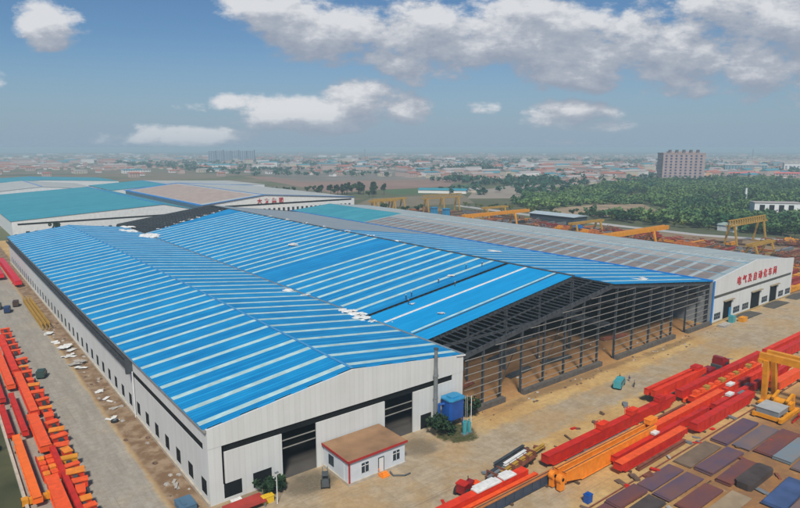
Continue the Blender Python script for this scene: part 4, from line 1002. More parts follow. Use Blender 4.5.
for i, (x0, x1, y, z, m, l) in enumerate([(84, 104, 59.4, .3, GREY, 'thin grey beam on the ground between the longest red girder and the orange pair'), (108, 124, 58.9, .3, RUST, 'thin rusty beam lying left of the third row girder'),
      (126, 150, 60.1, .3, SALM, 'thin orange red beam squeezed between the third row girder and the one behind'), (112, 134, 55.0, .3, RED2, 'thin red beam lying in front of the orange red girder'), (139, 160, 55.2, .3, RUST, 'thin rusty beam in the rows left of the gantry top'),
      (92, 108, 50.7, .3, RUST, 'thin rusty beam on the ground in front of the shortest near red girder'), (148, 172, 52.6, .3, RED2, 'thin red beam behind the orange red girder at the right edge'), (140, 166, 57.5, .3, RED, 'thin red beam between the fourth row and the fitted girder'),
      (57, 70, 62.6, .3, RUST, 'thin rusty beam between the red tractor and the white sheeted girder'), (153, 176, 54.8, .3, SALM, 'thin orange red beam near the right edge under the gantry beam')]):
    o = thing('steel_beam', l, 'beam', (x0, y, z), R(rng.uniform(-.6, .6))); Lx = x1-x0
    MB().box(0, Lx, -.28, .28, 0, .06).box(0, Lx, -.05, .05, .06, .64).box(0, Lx, -.28, .28, .64, .7).build('beam', m, o)
    MB().box(-.03, .0, -.3, .3, 0, .7).build('end_plate', m, o)
offm = [RUST, GREY, TIMBER, CONCR, BROWN, RED]
for i in range(110):
    x, y = (rng.uniform(56, 175), rng.choice((rng.uniform(62.8, 68), rng.uniform(48.6, 51), rng.uniform(57, 61)))) if i < 70 else (rng.uniform(84, 132), rng.uniform(30, 49))
    if i >= 70 and any(a-.5 < x < b+.5 and c-.4 < y < d+.4 for a, b, c, d in ((99.5, 112, 35, 49), (113, 128.5, 31, 49), (87, 98, 34, 49))) and rng.random() < .75: continue
    a_, b_, c_ = rng.uniform(.2, 1.5), rng.uniform(.12, .5), rng.uniform(.08, .4)
    k = i % 6; o = MB().box(-a_, a_, -b_, b_, 0, c_).box(-a_*.3, a_*.9, b_*.2, b_*1.6, c_, c_*1.4).build('offcut', offm[k])
    o.location = (x, y, .006); o.rotation_euler = (0, 0, rng.uniform(0, 3.1))
    tag(o, ['rusty', 'grey', 'wooden', 'pale', 'brown', 'dull red'][k]+' offcut lying loose on the ground of the girder yard', 'offcut', ['rusty', 'grey', 'wooden', 'pale', 'brown', 'dull red'][k]+' offcuts in the girder yard')
# end yokes of the orange pair
for y, w in ((56.75, 'rear'), (55.2, 'front')):
    t = thing('end_yoke', 'round headed orange yoke at the left end of the %s orange girder' % w, 'machine part', (76.4, y, 0))
    MB().tube((0, -.45, 2.2), (0, .45, 2.2), .75, n=14).build('drum', ORANGE, t); MB().box(-.5, .6, -.4, .4, .3, 2.2).build('bracket', ORANGE, t); MB().tube((0, -.5, 2.2), (0, .5, 2.2), .3, n=10).build('hub', DARK, t)
# fittings on the third row girder and white bundles: trolleys, crates
def crate(label, x, y, z, sx, sy, sz, m, rz=0, group=None, name='steel_box', cat='machine part'):
    t = thing(name, label, cat, (x, y, z), rz, group)
    MB().box(-sx/2, sx/2, -sy/2, sy/2, 0, sz*.8).build('body', m, t)
    MB().box(-sx/2-.06, sx/2+.06, -sy/2-.06, sy/2+.06, sz*.8, sz*.88).box(-sx*.28, -sx*.05, -sy*.3, sy*.3, sz*.88, sz).build('lid', m, t)
    return t
cr0 = crate('small orange red fitting on top of the third row girder', 128, 58.6, 2.16, 1.5, 1.0, .8, SALM, group='fittings on the third row girder')
for i in range(12):
    o = dup(cr0, (130.4+i*2.4, 58.6+rng.uniform(-.2, .2), 2.16), rng.uniform(-.2, .2), (rng.uniform(.6, 1.1),)*3)
    if i % 3 == 1:
        for c in o.children: setmat(c, OCH)
        o['label'] = 'ochre fitting on top of the third row girder'
for i, (x, y, z, m, l) in enumerate([(117.5, 61.2, 2.66, RED, 'red flat box on the longest red girder, third from the left end'), (107, 61.2, 2.66, RED2, 'red box with handrail near the middle of the longest red girder'),
      (97, 61.2, 2.66, RED2, 'red box with handrail near the left end of the longest red girder'), (128.5, 59.9, 0, RED, 'red machine crate between two long girders'),
      (146, 55.2, 0, GREY, 'grey blue winch standing between girders left of the gantry leg'), (137.5, 52.9, 1.0, GREY, 'grey machine on the girders just left of the gantry'), (150, 59.6, 0, RUST, 'rust red machine near the gantry top behind its leg'),
      (104.8, 56, 3.26, ORANGE, 'orange winch at the right end of the orange pair')]):
    crate(l, x, y, z, 2.6, 1.3, 1.1, m)
    if 'handrail' in l:
        t = thing('handrail', 'thin red handrail standing on the girder beside the box nearest ' + ('its middle' if x > 100 else 'its left end'), 'handrail', (x-1.5, 61.9, 2.66))
        mb = MB()
        for k in range(3): mb.beam((k*.8, 0, 0), (k*.8, 0, 1.3), .08, .08)
        mb.beam((0, 0, 1.3), (1.6, 0, 1.3), .08, .08).beam((0, 0, .65), (1.6, 0, .65), .06, .06); mb.build('frame', RED2, t)
crate('white crate sitting on the red girders left of the gantry, front one', 133.4, 53.9, 2.1, 2.2, 1.0, .5, BAG)
crate('white crate sitting on the red girders left of the gantry, rear one', 139.4, 56.4, 2.1, 2.4, 1.0, .5, BAG)
crate('pale bundle on the slim red girder of the near row', 103.5, 54.3, 2.1, 1.6, .9, .4, BAG)
for i, (x0, x1) in enumerate(((62.5, 68), (68.5, 71.5))):
    o = thing('sheet_stack', ('long' if i == 0 else 'short')+' white sheet stack lying on the bottom edge red girder', 'sheets', (x0, 61.0, 2.35))
    MB().box(0, x1-x0, -.75, .75, 0, .22).build('sheets', BAG, o); MB().box(.4, x1-x0-.6, -.5, .95, .22, .34).build('top_sheet', BAG, o)
blk = tag(MB().box(-.2, .2, -1, 1, 0, .346).build('timber_block', TIMBER), 'timber block under a girder in the front yard', 'block', 'timber blocks under the girders')
for i, (x, y, w) in enumerate(blocks):
    o = blk if i == 0 else blk.copy()
    if i: col.objects.link(o)
    o.location = (x, y, 0.004); o.scale = (1, w/2+.25, 1)

# truck with girder pair
tr = thing('truck', 'dark red truck with long trailer loaded with a red girder pair, on the sandy road', 'truck', (120, 64.6, 0), R(-1.5))
MB().box(2, 29, -1.2, 1.2, .95, 1.25).build('trailer_bed', DGREY, tr)
MB().prism([(29.2, .8), (32.6, .8), (32.6, 2.3), (32.3, 3.7), (29.2, 3.8)], 'y', -1.35, 1.35).build('cab', CAB, tr)
MB().hexa([(32.62, -1.1, 2.35), (32.66, -1.1, 2.35), (32.66, 1.1, 2.35), (32.62, 1.1, 2.35), (32.36, -1.1, 3.5), (32.42, -1.1, 3.5), (32.42, 1.1, 3.5), (32.36, 1.1, 3.5)]).build('windscreen', GLASS, tr)
MB().box(30.4, 31.9, -1.4, -1.352, 2.3, 3.2).build('side_window', GLASS, tr)
MB().prism([(29.2, 3.8), (31.8, 3.72), (30.4, 4.5), (29.2, 4.5)], 'y', -1.2, 1.2).build('wind_deflector', CAB, tr)
MB().box(28.6, 29.15, -1.3, 1.3, 1.3, 2.6).build('air_tank', DGREY, tr)
MB().box(25.5, 32.3, -1.0, 1.0, .6, .95).build('chassis', DGREY, tr)
for x in (4, 5.4, 6.8, 24.5, 26.0, 31.2):
    for s_ in (-1, 1):
        w_ = MB().tube((x, s_*.85, .52), (x, s_*1.2, .52), .52, n=14).build('wheel', TYRE, tr)
        MB().tube((x, s_*1.2, .52), (x, s_*1.22, .52), .28, n=10).build('rim', GREY, w_)
girder('rear red girder of the pair loaded on the truck', 119.4, 142.5, 65.3, .9, 2.1, RED2, z0=1.27, taper=3)
girder('front red girder of the pair loaded on the truck', 119.6, 142.5, 63.8, .9, 2.1, RED2, z0=1.27, taper=3)
crate('red winch box on the rear end of the loaded girder pair, behind the cab', 140, 64.5, 3.38, 2.6, 1.8, .9, RED)
crate('red bundle on the trailer bed just behind the cab', 145.3, 64.1, 1.26, 3.4, 2.0, 1.4, CAB)

# low bed with steelwork, tractor
lb = thing('flatbed_trailer', 'rusty flatbed trailer loaded with dark steel sections at the lower middle', 'trailer', (75, 64.2, 0), R(8))
MB().box(-6, 6, -1.3, 1.3, .9, 1.2).build('bed', RUST, lb)
MB().beam((-6, 0, 1.0), (-10.5, 0, .9), .2, .25).build('drawbar', RUST, lb)
for x in (-3.6, 2.8, 4.3):
    for s_ in (-1, 1): MB().tube((x, s_*.9, .45), (x, s_*1.25, .45), .45, n=12).build('wheel', TYRE, lb)
mb = MB()
for k in range(6): mb.box(-5.8+k*2.2, -5.6+k*2.2, -1.35, 1.35, 1.2, 2.1)
mb.build('side_stakes', RUST, lb)
for i, (y, z, x0, x1, m) in enumerate([(64.9, 1.45, 69, 81, STEEL), (64.3, 1.3, 68, 79.5, GREY), (63.7, 1.3, 71, 84.6, OCH), (65.3, 2.1, 71, 80, STEEL), (64.2, 2.0, 72.5, 79, BAG)]):
    o = thing('steel_section', ['dark channel in the back of the flatbed load', 'grey section in the middle of the flatbed load', 'ochre pole sticking out of the right end of the flatbed load', 'black girder lying highest on the flatbed load', 'white plate stack on the flatbed load'][i], 'steel section', (x0, y+(x0-75)*.14, z), R(8))
    Lx = x1-x0; MB().box(0, Lx, -.28, .28, 0, .08).box(0, Lx, -.05, .05, .08, .42).box(0, Lx, -.28, .28, .42, .5).build('beam', m, o)
tk = thing('tractor', 'small dark red tractor parked in front of the flatbed trailer', 'tractor', (63.9, 64.3, 0), R(15))
MB().box(-.3, 1.9, -.55, .55, .8, 1.6).build('bonnet', CAB, tk); MB().box(-1.7, -.3, -.8, .8, .7, 2.2).build('cab', CAB, tk); MB().box(-1.8, -.2, -.9, .9, 2.2, 2.35).build('roof', RED, tk)
MB().tube((1.2, .3, 1.6), (1.2, .3, 2.4), .07).build('exhaust', DARK, tk)
for s_ in (-1, 1):
    MB().tube((-1.1, s_*.85, .75), (-1.1, s_*1.2, .75), .75, n=14).build('rear_wheel', TYRE, tk); MB().tube((1.4, s_*.7, .42), (1.4, s_*.95, .42), .42, n=12).build('front_wheel', TYRE, tk)
crate('small orange winch lying beside the dark red tractor', 66.2, 64.4, 0, 1.2, 1.0, 1.3, SALM)

# teal cart and forklift
def van(label, loc, rz, m, sx=4.2, name='utility_cart', roofm=None, cat='vehicle'):
    t = thing(name, label, cat, loc, rz)
    MB().prism([(-sx/2, .45), (sx/2, .45), (sx/2, 1.2), (sx/2-.7, 1.45), (sx/2-1.1, 2.0), (-sx/2, 2.0)], 'y', -.85, .85).build('body', m, t)
    MB().box(-sx/2+.05, sx/2-1.2, -.8, .8, 2.0, 2.08).build('roof', roofm or m, t)
    for s_ in (-1, 1): MB().box(-sx/2+.3, sx/2-1.2, s_*.86-.01, s_*.86+.01, 1.25, 1.8).build('side_window', GLASS, t)
    for x in (-sx/2+.8, sx/2-.8):
        for s_ in (-1, 1): MB().tube((x, s_*.68, .36), (x, s_*.88, .36), .36, n=12).build('wheel', TYRE, t)
    return t
van('small turquoise van parked on the sandy road by three standing people', (123.4, 74.2, 0), R(20), TURQ, 5.2)
van('dark green three wheeled truck on the grey lane at the left', (18., 164.3, 0), R(70), mat('dark_green', (.03, .06, .05), .5), 3.4, 'small_truck')
van('dark blue car on the grey lane far left', (18.3, 239.8, 0), R(80), mat('dark_blue', (.012, .03, .10), .4), 4.6, 'parked_car', cat='car')
van('dark brown car beside the dark blue one on the grey lane', (21.6, 247.4, 0), R(80), mat('dark_brown', (.06, .03, .02), .5), 4.2, 'parked_car', cat='car')
van('black car at the very left edge of the grey lane', (16.3, 246.5, 0), R(80), DGREY, 4.4, 'parked_car', cat='car')
fl = thing('forklift', 'dark forklift at the left side of the small hut', 'forklift', (47.2, 80.2, 0), R(60))
MB().box(-1.2, 1.0, -.6, .6, .4, 1.3).build('body', DGREY, fl); MB().box(-.8, .6, -.55, .55, 2.2, 2.3).box(-.8, -.7, -.55, -.45, 1.3, 2.2).box(-.8, -.7, .45, .55, 1.3, 2.2).box(.5, .6, -.55, -.45, 1.3, 2.2).box(.5, .6, .45, .55, 1.3, 2.2).build('overhead_guard', DGREY, fl)
MB().box(1.05, 1.2, -.5, -.35, .1, 2.8).box(1.05, 1.2, .35, .5, .1, 2.8).build('mast', GREY, fl); MB().box(1.2, 2.2, -.4, -.25, .15, .22).box(1.2, 2.2, .25, .4, .15, .22).build('fork', GREY, fl)
for x in (-.8, .7):
    for s_ in (-1, 1): MB().tube((x, s_*.5, .35), (x, s_*.75, .35), .35, n=12).build('wheel', TYRE, fl)

# canopy, lamp post etc. at the bottom by the gable
cnp = thing('red_canopy', 'low shelter with flat red roof at the left corner of the white gable', 'shelter', (34.4, 84, 0))
MB().box(-3.6, 2.6, -3.4, -.6, .95, 1.1).build('roof', mat('canopy_red', (.32, .03, .02), .7, var=.3), cnp)
for x in (-3.3, 2.3):
    for y in (-3.2, -.8): MB().box(x-.08, x+.08, y-.08, y+.08, 0, .95).build('post', GREY, cnp)
crate('white air conditioner box on the ground before the red shelter', 33.6, 84.6, 0, 1.6, .7, .7, BAG, name='air_conditioner', cat='air conditioner')
crate('yellow machine under the dark bush at the bottom edge', 37.6, 81.8, 0, 1.8, 1.0, 1.3, mat('bright_yellow', (.65, .42, .02), .6))
crate('blue tank lying at the bottom edge on the lane side of the gable corner', 26.9, 88.2, 0, 2.4, 3.2, 1.2, mat('dusty_blue', (.06, .13, .20), .6), name='blue_skip', cat='skip')
lp = thing('lamp_post', 'thin white lamp post before the bushes at the bottom edge of the gable', 'lamp post', (38.6, 80.4, 0))
MB().tube((0, 0, 0), (0, 0, 5.2), .09, .06).build('post', WHITE2, lp); MB().box(-.25, .35, -.15, .15, 5.2, 5.35).build('lamp_head', GREY, lp)

# ------------------------------------------------------------------ near gantry crane
gc = thing('gantry_crane', 'yellow gantry crane with A shaped legs at the right edge over the steel plates', 'crane', (142, 49.5, 0))
MB().box(-.9-2, .2-2, -32, 1.5, 9.9, 11.3).build('main_beam', YEL, gc)
MB().box(1.0, 2.1, -32, 1.5, 9.6, 11.0).build('main_beam', YEL, gc)
MB().box(-3.2, 2.4, .6, 1.6, 9.2, 10.0).build('end_tie', YEL, gc)
for yb in (0., -30.):
    for xt, xb in ((-2.4, -2.1), (1.5, 3.4)):
        MB().hexa([(xb-.55, yb-.4, .9), (xb+.55, yb-.4, .9), (xb+.55, yb+.4, .9), (xb-.55, yb+.4, .9), (xt-.85, yb-.5, 9.9), (xt+.85, yb-.5, 9.9), (xt+.85, yb+.5, 9.9), (xt-.85, yb+.5, 9.9)]).build('leg', YEL, gc)
    MB().box(-4.2, 5.2, yb-.45, yb+.45, .45, .95).build('sill_beam', YEL, gc)
    for x in (-3.4, 4.4):
        b_ = MB().box(x-.9, x+.9, yb-.5, yb+.5, .15, .5).build('bogie', DGREY, gc)
rl = tag(MB().box(70, 230, 49.35, 49.6, .004, .12).build('crane_rail', RUST), 'long crane rail on the ground between the red girders and the steel plates', 'rail')
# crane trolley lying in front
tl = thing('crane_trolley', 'yellow crane trolley with grey cabinet parked at the foot of the gantry', 'machine', (135.6, 45.4, 0), R(0))
MB().box(-5, 4.6, -2.9, -2.3, .4, 1.2).box(-5, 4.6, 2.1, 2.7, .4, 1.2).build('side_frame', YEL, tl)
for x in (-4.3, 0, 3.9): MB().box(x-.3, x+.3, -2.3, 2.1, .4, 1.2).build('cross_frame', YEL, tl)
MB().box(-4.4, .6, -2.0, 2.2, 1.2, 2.3).build('cabinet', mat('cabinet_grey', (.17, .20, .22), .5, var=.2), tl)
MB().box(-4.5, .7, -2.1, 2.3, 2.3, 2.42).build('cabinet_roof', mat('cabinet_roof_grey', (.35, .37, .37), .5), tl)
MB().tube((2.4, -1.9, 2.1), (2.4, 1.9, 2.1), .9, n=16).build('drum', YEL, tl)
MB().box(1.2, 3.6, -2.2, -1.9, 1.2, 2.6).box(1.2, 3.6, 1.9, 2.2, 1.2, 2.6).build('drum_bracket', YEL, tl)
MB().beam((.9, -1.5, 3.), (3.9, -1.5, 3.9), .5, .5).beam((.9, 1.2, 3.), (3.9, 1.2, 3.9), .5, .5).beam((3.9, -1.8, 1.2), (3.9, -1.8, 4), .3, .3).beam((3.9, 1.4, 1.2), (3.9, 1.4, 4), .3, .3).build('boom', YEL, tl)
for x in (-4.3, 3.9):
    for y in (-2.6, 2.4): MB().tube((x, y-.2, .35), (x, y+.2, .35), .35, n=12).build('wheel', DGREY, tl)
# red lattice beam at right edge
lt = thing('lattice_beam', 'red lattice beam at the right edge beside the crane trolley', 'lattice girder', (133.5, 40.6, .3), R(3))
mb = MB()
for y, z in ((-.9, 0), (.9, 0), (0, 1.9)): mb.beam((0, y, z), (22, y, z), .25, .25)
mb.build('chord', RED, lt); mb = MB()
for k in range(11):
    a = k*2; mb.beam((a, -.9, 0), (a+1, 0, 1.9), .14, .14).beam((a+1, 0, 1.9), (a+2, -.9, 0), .14, .14).beam((a, .9, 0), (a+1, 0, 1.9), .14, .14).beam((a+1, 0, 1.9), (a+2, .9, 0), .14, .14)
mb.build('lacing', RED, lt)

# ------------------------------------------------------------------ steel plates
pc = {'violet': mat('violet_plate', (.05, .05, .115), .8, c2=(.17, .075, .05), vs=.35, mix=.55, stretch=(.5, 1, 1), noise_detail=9), 'slate': mat('slate_plate', (.08, .09, .135), .8, c2=(.20, .12, .085), vs=.35, mix=.55, stretch=(.5, 1, 1), noise_detail=9), 'rust': mat('rust_plate', (.20, .055, .022), .85, c2=(.075, .045, .07), vs=.35, mix=.5, stretch=(.5, 1, 1), noise_detail=9),
      'blue': mat('pale_blue_plate', (.13, .22, .28), .5, c2=(.22, .19, .17), vs=.3, mix=.5, noise_detail=9), 'deepblue': mat('deep_blue_plate', (.045, .08, .18), .5, var=.4, vs=.3), 'brown': mat('brown_plate', (.15, .105, .07), .8, var=.4, vs=.4), 'dark': mat('dark_brown_plate', (.06, .045, .04), .7, var=.4, vs=.5), 'sand': mat('sandy_plate', (.28, .21, .13), .9, var=.25, vs=.4)}
pl = [(113.6, 127, 45.7, 48.3, 'violet', 'blue violet steel plate of the far row, next to the crane rail'), (114.7, 127.3, 42.1, 44.7, 'slate', 'slate grey steel plate second from the crane rail, beside the trolley'),
      (115.4, 128, 38.6, 41.3, 'rust', 'purple and rust mottled plate third from the crane rail'), (115.2, 126, 35.4, 38.0, 'blue', 'pale blue steel plate fourth from the crane rail'), (113.6, 126, 31.9, 34.6, 'slate', 'grey violet plate at the right edge, fifth from the crane rail'),
      (100.3, 111.2, 45.8, 48.5, 'brown', 'sandy brown plate nearest the shortest red girder'), (100.6, 111.6, 42.2, 44.8, 'violet', 'long blue violet plate in the middle of the plate field'), (99.6, 109.5, 38.9, 40.9, 'rust', 'dark rusty plate behind the thick brown stack'),
      (87.5, 97.2, 42.5, 45.0, 'violet', 'dark violet plate in the left row, second from the crane rail'), (88.0, 97.6, 45.9, 48.2, 'violet', 'purple plate in the left row nearest the crane rail'), (87.3, 96.3, 38.8, 41.3, 'rust', 'red brown plate at the bottom edge of the plate field'),
      (98.6, 109, 30.6, 33.4, 'deepblue', 'deep blue plate at the bottom right corner'), (88, 97.5, 35.0, 37.6, 'sand', 'sand covered plate at the bottom edge right of the red brown one'), (79.3, 86.4, 46.2, 48.4, 'rust', 'rust red plate at the bottom edge left of the purple plates'),
      (77.6, 85.6, 42.6, 45.0, 'dark', 'dark plate at the bottom edge below the rust red one'), (70.5, 78.2, 46.0, 48.4, 'rust', 'lowest rust plate on the bottom edge'), (109.5, 121, 28.2, 30.8, 'rust', 'rusty plate at the right edge of the bottom corner'), (98, 109, 27.3, 29.6, 'slate', 'grey plate at the very bottom right corner')]
for i, (a, b, c, d, k, l) in enumerate(pl):
    o = thing('steel_plate', l, 'steel plate', ((a+b)/2, (c+d)/2, 0), R(rng.uniform(-1.5, 1.5)))
    hx, hy = (b-a)/2+.35, (d-c)/2+.2
    n = rng.choice((2, 3, 4)); mb = MB()
    for q in range(n):
        ex, ey = rng.uniform(-.2, .2), rng.uniform(-.12, .12)
        mb.box(-hx+ex, hx+ex, -hy+ey, hy+ey, .15+q*.14, .15+q*.14+.11)
    mb.build('plate', pc[k], o)
    mb = MB()
    for q in (-.6, 0, .6): mb.box(hx*q-.12, hx*q+.12, -hy+.1, hy-.1, .004, .15)
    mb.build('bearer', TIMBER, o)
o = thing('plate_stack', 'thick dark brown stack of plates with rounded corners in the plate field', 'plate stack', (104.8, 37.2, 0))
mb = MB(); c_ = .5; hx, hy = 4.6, 1.35
poly = [(-hx+c_, -hy), (hx-c_, -hy), (hx, -hy+c_), (hx, hy-c_), (hx-c_, hy), (-hx+c_, hy), (-hx, hy-c_), (-hx, -hy+c_)]
for q in range(5): mb.prism(poly, 'z', .1+q*.22, .1+q*.22+.19)
mb.build('plates', pc['dark'], o)
crate('small blue cabinet standing on the ground at the bottom edge left of the plates', 77.3, 50.6, 0, 1.2, .9, 1.6, TANKB)
plo = mat('broken_timber', (.20, .12, .06), .9, var=.3)
for i in range(14):
    x, y = rng.uniform(96, 132), rng.uniform(35, 49.2)
    if any(a-1 < x < b+1 and c-.6 < y < d+.6 for a, b, c, d, _, _ in pl): continue
    tag(MB().beam((-1.3, 0, .1), (1.3, 0, .1), .22, .18).build('timber_baulk', plo), 'loose timber baulk on the soil between the steel plates', 'timber', 'timber baulks among the plates').location = (x, y, .0)

# ------------------------------------------------------------------ left yard
def gy(label, x, y0, y1, w, h, m, **k):
    return girder(label, 0, y1-y0, 0, w, h, m, rz=R(90), **k), x, y0
def gird_y(label, x, y0, y1, w, h, m, **k):
    g, _, _ = gy(label, x, y0, y1, w, h, m, **k); g.location = (x, y0, g.location.z)
    for f in (.15, .85): 
        o = blk.copy(); col.objects.link(o); o.location = (x, y0+(y1-y0)*f, .004); o.rotation_euler = (0, 0, R(90)); o.scale = (1, w/2+.2, 1); o['label'] = 'timber block under a girder in the left yard'; o['group'] = 'timber blocks under the left yard girders'
    return g
gird_y('red girder at the top of the left stack, nearest its far end', 13.1, 168, 204, 1.4, 1.6, RED2)
gird_y('bright red girder in the middle of the left stack next to the end carriages', 13.2, 138, 166, 1.5, 1.7, RED2, topm=SALM)
gird_y('wide salmon topped girder below the bright red one in the left stack', 12.6, 119.5, 136.5, 1.8, 1.8, SALM)
gird_y('wide salmon topped girder at the bottom edge of the left stack', 11.6, 88, 107.6, 1.9, 1.8, SALM)
gird_y('red girder beside the lowest wide salmon one in the left stack', 13.5, 92, 119, .8, 1.6, RED)
gird_y('long bright orange girder along the kerb in the left stack', 8.9, 102, 128.4, 1.2, 1.5, mat('vivid_orange', (.80, .14, .01), .5, var=.15))
gird_y('orange red girder at the left edge high in the stack', 11.1, 157.6, 188, 1.5, 1.6, SALM)
gird_y('dark red girder by the kerb at the left edge', 8.2, 130, 146.5, 1.0, 1.4, RED)
gird_y('dark red girder between the kerb girder and the bright red one', 10.5, 129, 152, .9, 1.6, RED)
gird_y('dull red girder far down the left stack near the kerb', 8.6, 150, 176, 1.3, 1.5, RED)
gird_y('dull red girder farthest down the left stack', 9.6, 180, 214, 1.3, 1.5, RED2)
gird_y('long glossy red girder far away by the far corner of the white wall', 26.1, 280, 345, 2.2, 2.4, mat('magenta_red', (.55, .008, .02), .4), taper=3)
gird_y('magenta red girder at the left edge beyond the cars', 22.0, 300, 352, 2.2, 2.4, _m['magenta_red'], taper=3)
# platform with orange pieces
pf = thing('platform_frame', 'red platform frame with orange boxes in the left stack', 'frame', (11.9, 114, 0), 0)
MB().box(-1.3, 1.3, -4.8, 4.4, .5, .75).box(-1.3, -1.1, -4.8, 4.4, .75, 1.2).box(1.1, 1.3, -4.8, 4.4, .75, 1.2).build('deck', RED, pf)
for x in (-1, 1):
    for y in (-4, 3.8): MB().box(x-.12, x+.12, y-.12, y+.12, 0, .5).build('leg', RED, pf)
for i in range(8):
    crate('orange box on the red platform frame', 11.3+(i % 2)*1.2, 110.6+(i//2)*2.1, .76, .9, 1.3, .6, SALM if i % 3 else ORANGE, group='boxes on the red platform')
yb_ = thing('yellow_beam', 'yellow beam lying across at the bottom of the left stack', 'girder', (6.9, 104, 0))
MB().box(0, 4.2, -.45, .45, .3, 1.1).build('beam', YEL, yb_); MB().box(0, .9, -.6, .6, .3, 1.3).box(3.5, 4.2, -.6, .6, .3, 1.3).build('end_box', YEL, yb_)
# end carriages
def end_carriage(m, label, group):
    t = thing('end_carriage', label, 'crane part', (0, 0, 0), 0, group)
    MB().prism([(-1.15, .35), (-.8, .15), (.8, .15), (1.15, .35), (1.15, 1.35), (-1.15, 1.35)], 'y', -.5, .5).build('body', m, t)
    MB().box(-1.25, 1.25, -.62, .62, 1.35, 1.5).build('top_plate', SALM if m is not YEL else YEL, t)
    for x in (-.8, .8): MB().tube((x, -.3, .3), (x, .3, .3), .3, n=12).build('wheel', DGREY, t)
    MB().box(-.4, .3, -1.05, -.6, .5, 1.2).build('motor', STEEL, t)
    return t
ecs = [(15.3,178.5),(15.1,172.2),(15.2,166.6),(15.3,161.6),(15.2,156.2),(15.4,150.4),(15.5,145.3),(15.4,140.6),(15.4,136.3),(15.4,131.8),(15.4,127.9),(15.2,124.0),(15.1,120.4),(15.2,116.9),(15.1,113.6),(15.1,110.5),(15.0,107.6),(14.9,104.8),(14.8,101.7),(14.6,98.4),(14.5,95.4),(14.4,92.3)]
pe = end_carriage(RED2, 'orange red end carriage in the row beside the grey lane', 'end carriages beside the lane')
for i, (x, y) in enumerate(ecs):
    s = rng.uniform(.9, 1.12)
    o = pe if i == 0 else dup(pe, (0, 0, 0))
    o.location = (x+rng.uniform(-.15, .15), y-.3, .004); o.rotation_euler = (0, 0, R(rng.uniform(-14, 14)+(90 if i % 5 == 3 else 0))); o.scale = (s, s*rng.uniform(1., 1.5), s*rng.uniform(.85, 1.35))
    if i == 14:
        o['label'] = 'the one yellow end carriage in the row beside the grey lane'
        for c in o.children:
            if c.name.startswith(('body', 'top_plate')): setmat(c, YEL)
    elif i % 3 == 1:
        for c in o.children:
            if c.name.startswith('top_plate'): setmat(c, ORANGE)
for i, y in enumerate((187, 193, 199, 206, 212)):
    dup(pe, (15.0, y, .004), R(rng.uniform(-12, 12)), (1, 1, 1), 'small end carriage at the far end of the row', 'far end carriages')
kb = MB().box(7.25, 7.7, 60, 430, 0, .6).build('kerb_wall', KERB); tag(kb, 'low pale kerb wall between the grass field and the left girder stack', 'wall')
bf = thing('metal_rack', 'small blue metal rack on the grass at the left edge', 'rack', (5.4, 128, 0))
MB().box(-.6, .6, -.9, .9, 0, 1.0).build('cabinet', TANKT, bf); MB().beam((-.5, -1.4, 0), (-.5, -1.4, 2.6), .1, .1).beam((.5, -1.4, 0), (.5, -1.4, 2.6), .1, .1).beam((-.5, -1.4, 2.6), (.5, -1.4, 2.6), .1, .1).build('upright', TANKT, bf)
# ochre stack of rolled sections
oc = thing('ochre_stack', 'ochre yellow stack of roof trusses lying along the white wall far left', 'truss stack', (25.3, 208, 0))
for k, x in enumerate((-1.0, 0., 1.0)):
    mb = MB().beam((x, 0, 2.1), (x, 44, 2.1), .25, .25).beam((x, 0, .3), (x, 44, .3), .25, .25)
    for j in range(22): mb.beam((x, j*2, .3), (x, j*2+1, 2.1), .14, .14).beam((x, j*2+1, 2.1), (x, j*2+2, .3), .14, .14)
    mb.build('truss', OCH, oc)
# debris along the wall
def sheet_pile(label, x, y, sx, sy, n, m, seed, group='white sheet debris by the wall', z=0.006, name='sheet_debris', cat='debris', th=.1):
    rnd = random.Random(seed); mb = MB()
    for k in range(n):
        a = rnd.uniform(0, 6.3); L_ = rnd.uniform(.5, 1)*sx; W = rnd.uniform(.25, .6)*sy
        cx_, cy_ = rnd.uniform(-.35, .35)*sx, rnd.uniform(-.35, .35)*sy; zz = .02+k*th+rnd.uniform(0, .05)
        ca, sa = math.cos(a), math.sin(a); t1_, t2_ = rnd.uniform(-.12, .2), rnd.uniform(-.1, .15)
        pts = []
        for dz in (0, th*.8):
            for u, v in ((-1, -1), (1, -1), (1, 1), (-1, 1)):
                lx, ly = u*L_/2, v*W/2; pts.append((cx_+lx*ca-ly*sa, cy_+lx*sa+ly*ca, max(.0, zz+dz+t1_*u*.5+t2_*v*.4)))
        mb.hexa(pts)
    o = mb.build(name, m); o.location = (x, y, z); return tag(o, label, cat, group)
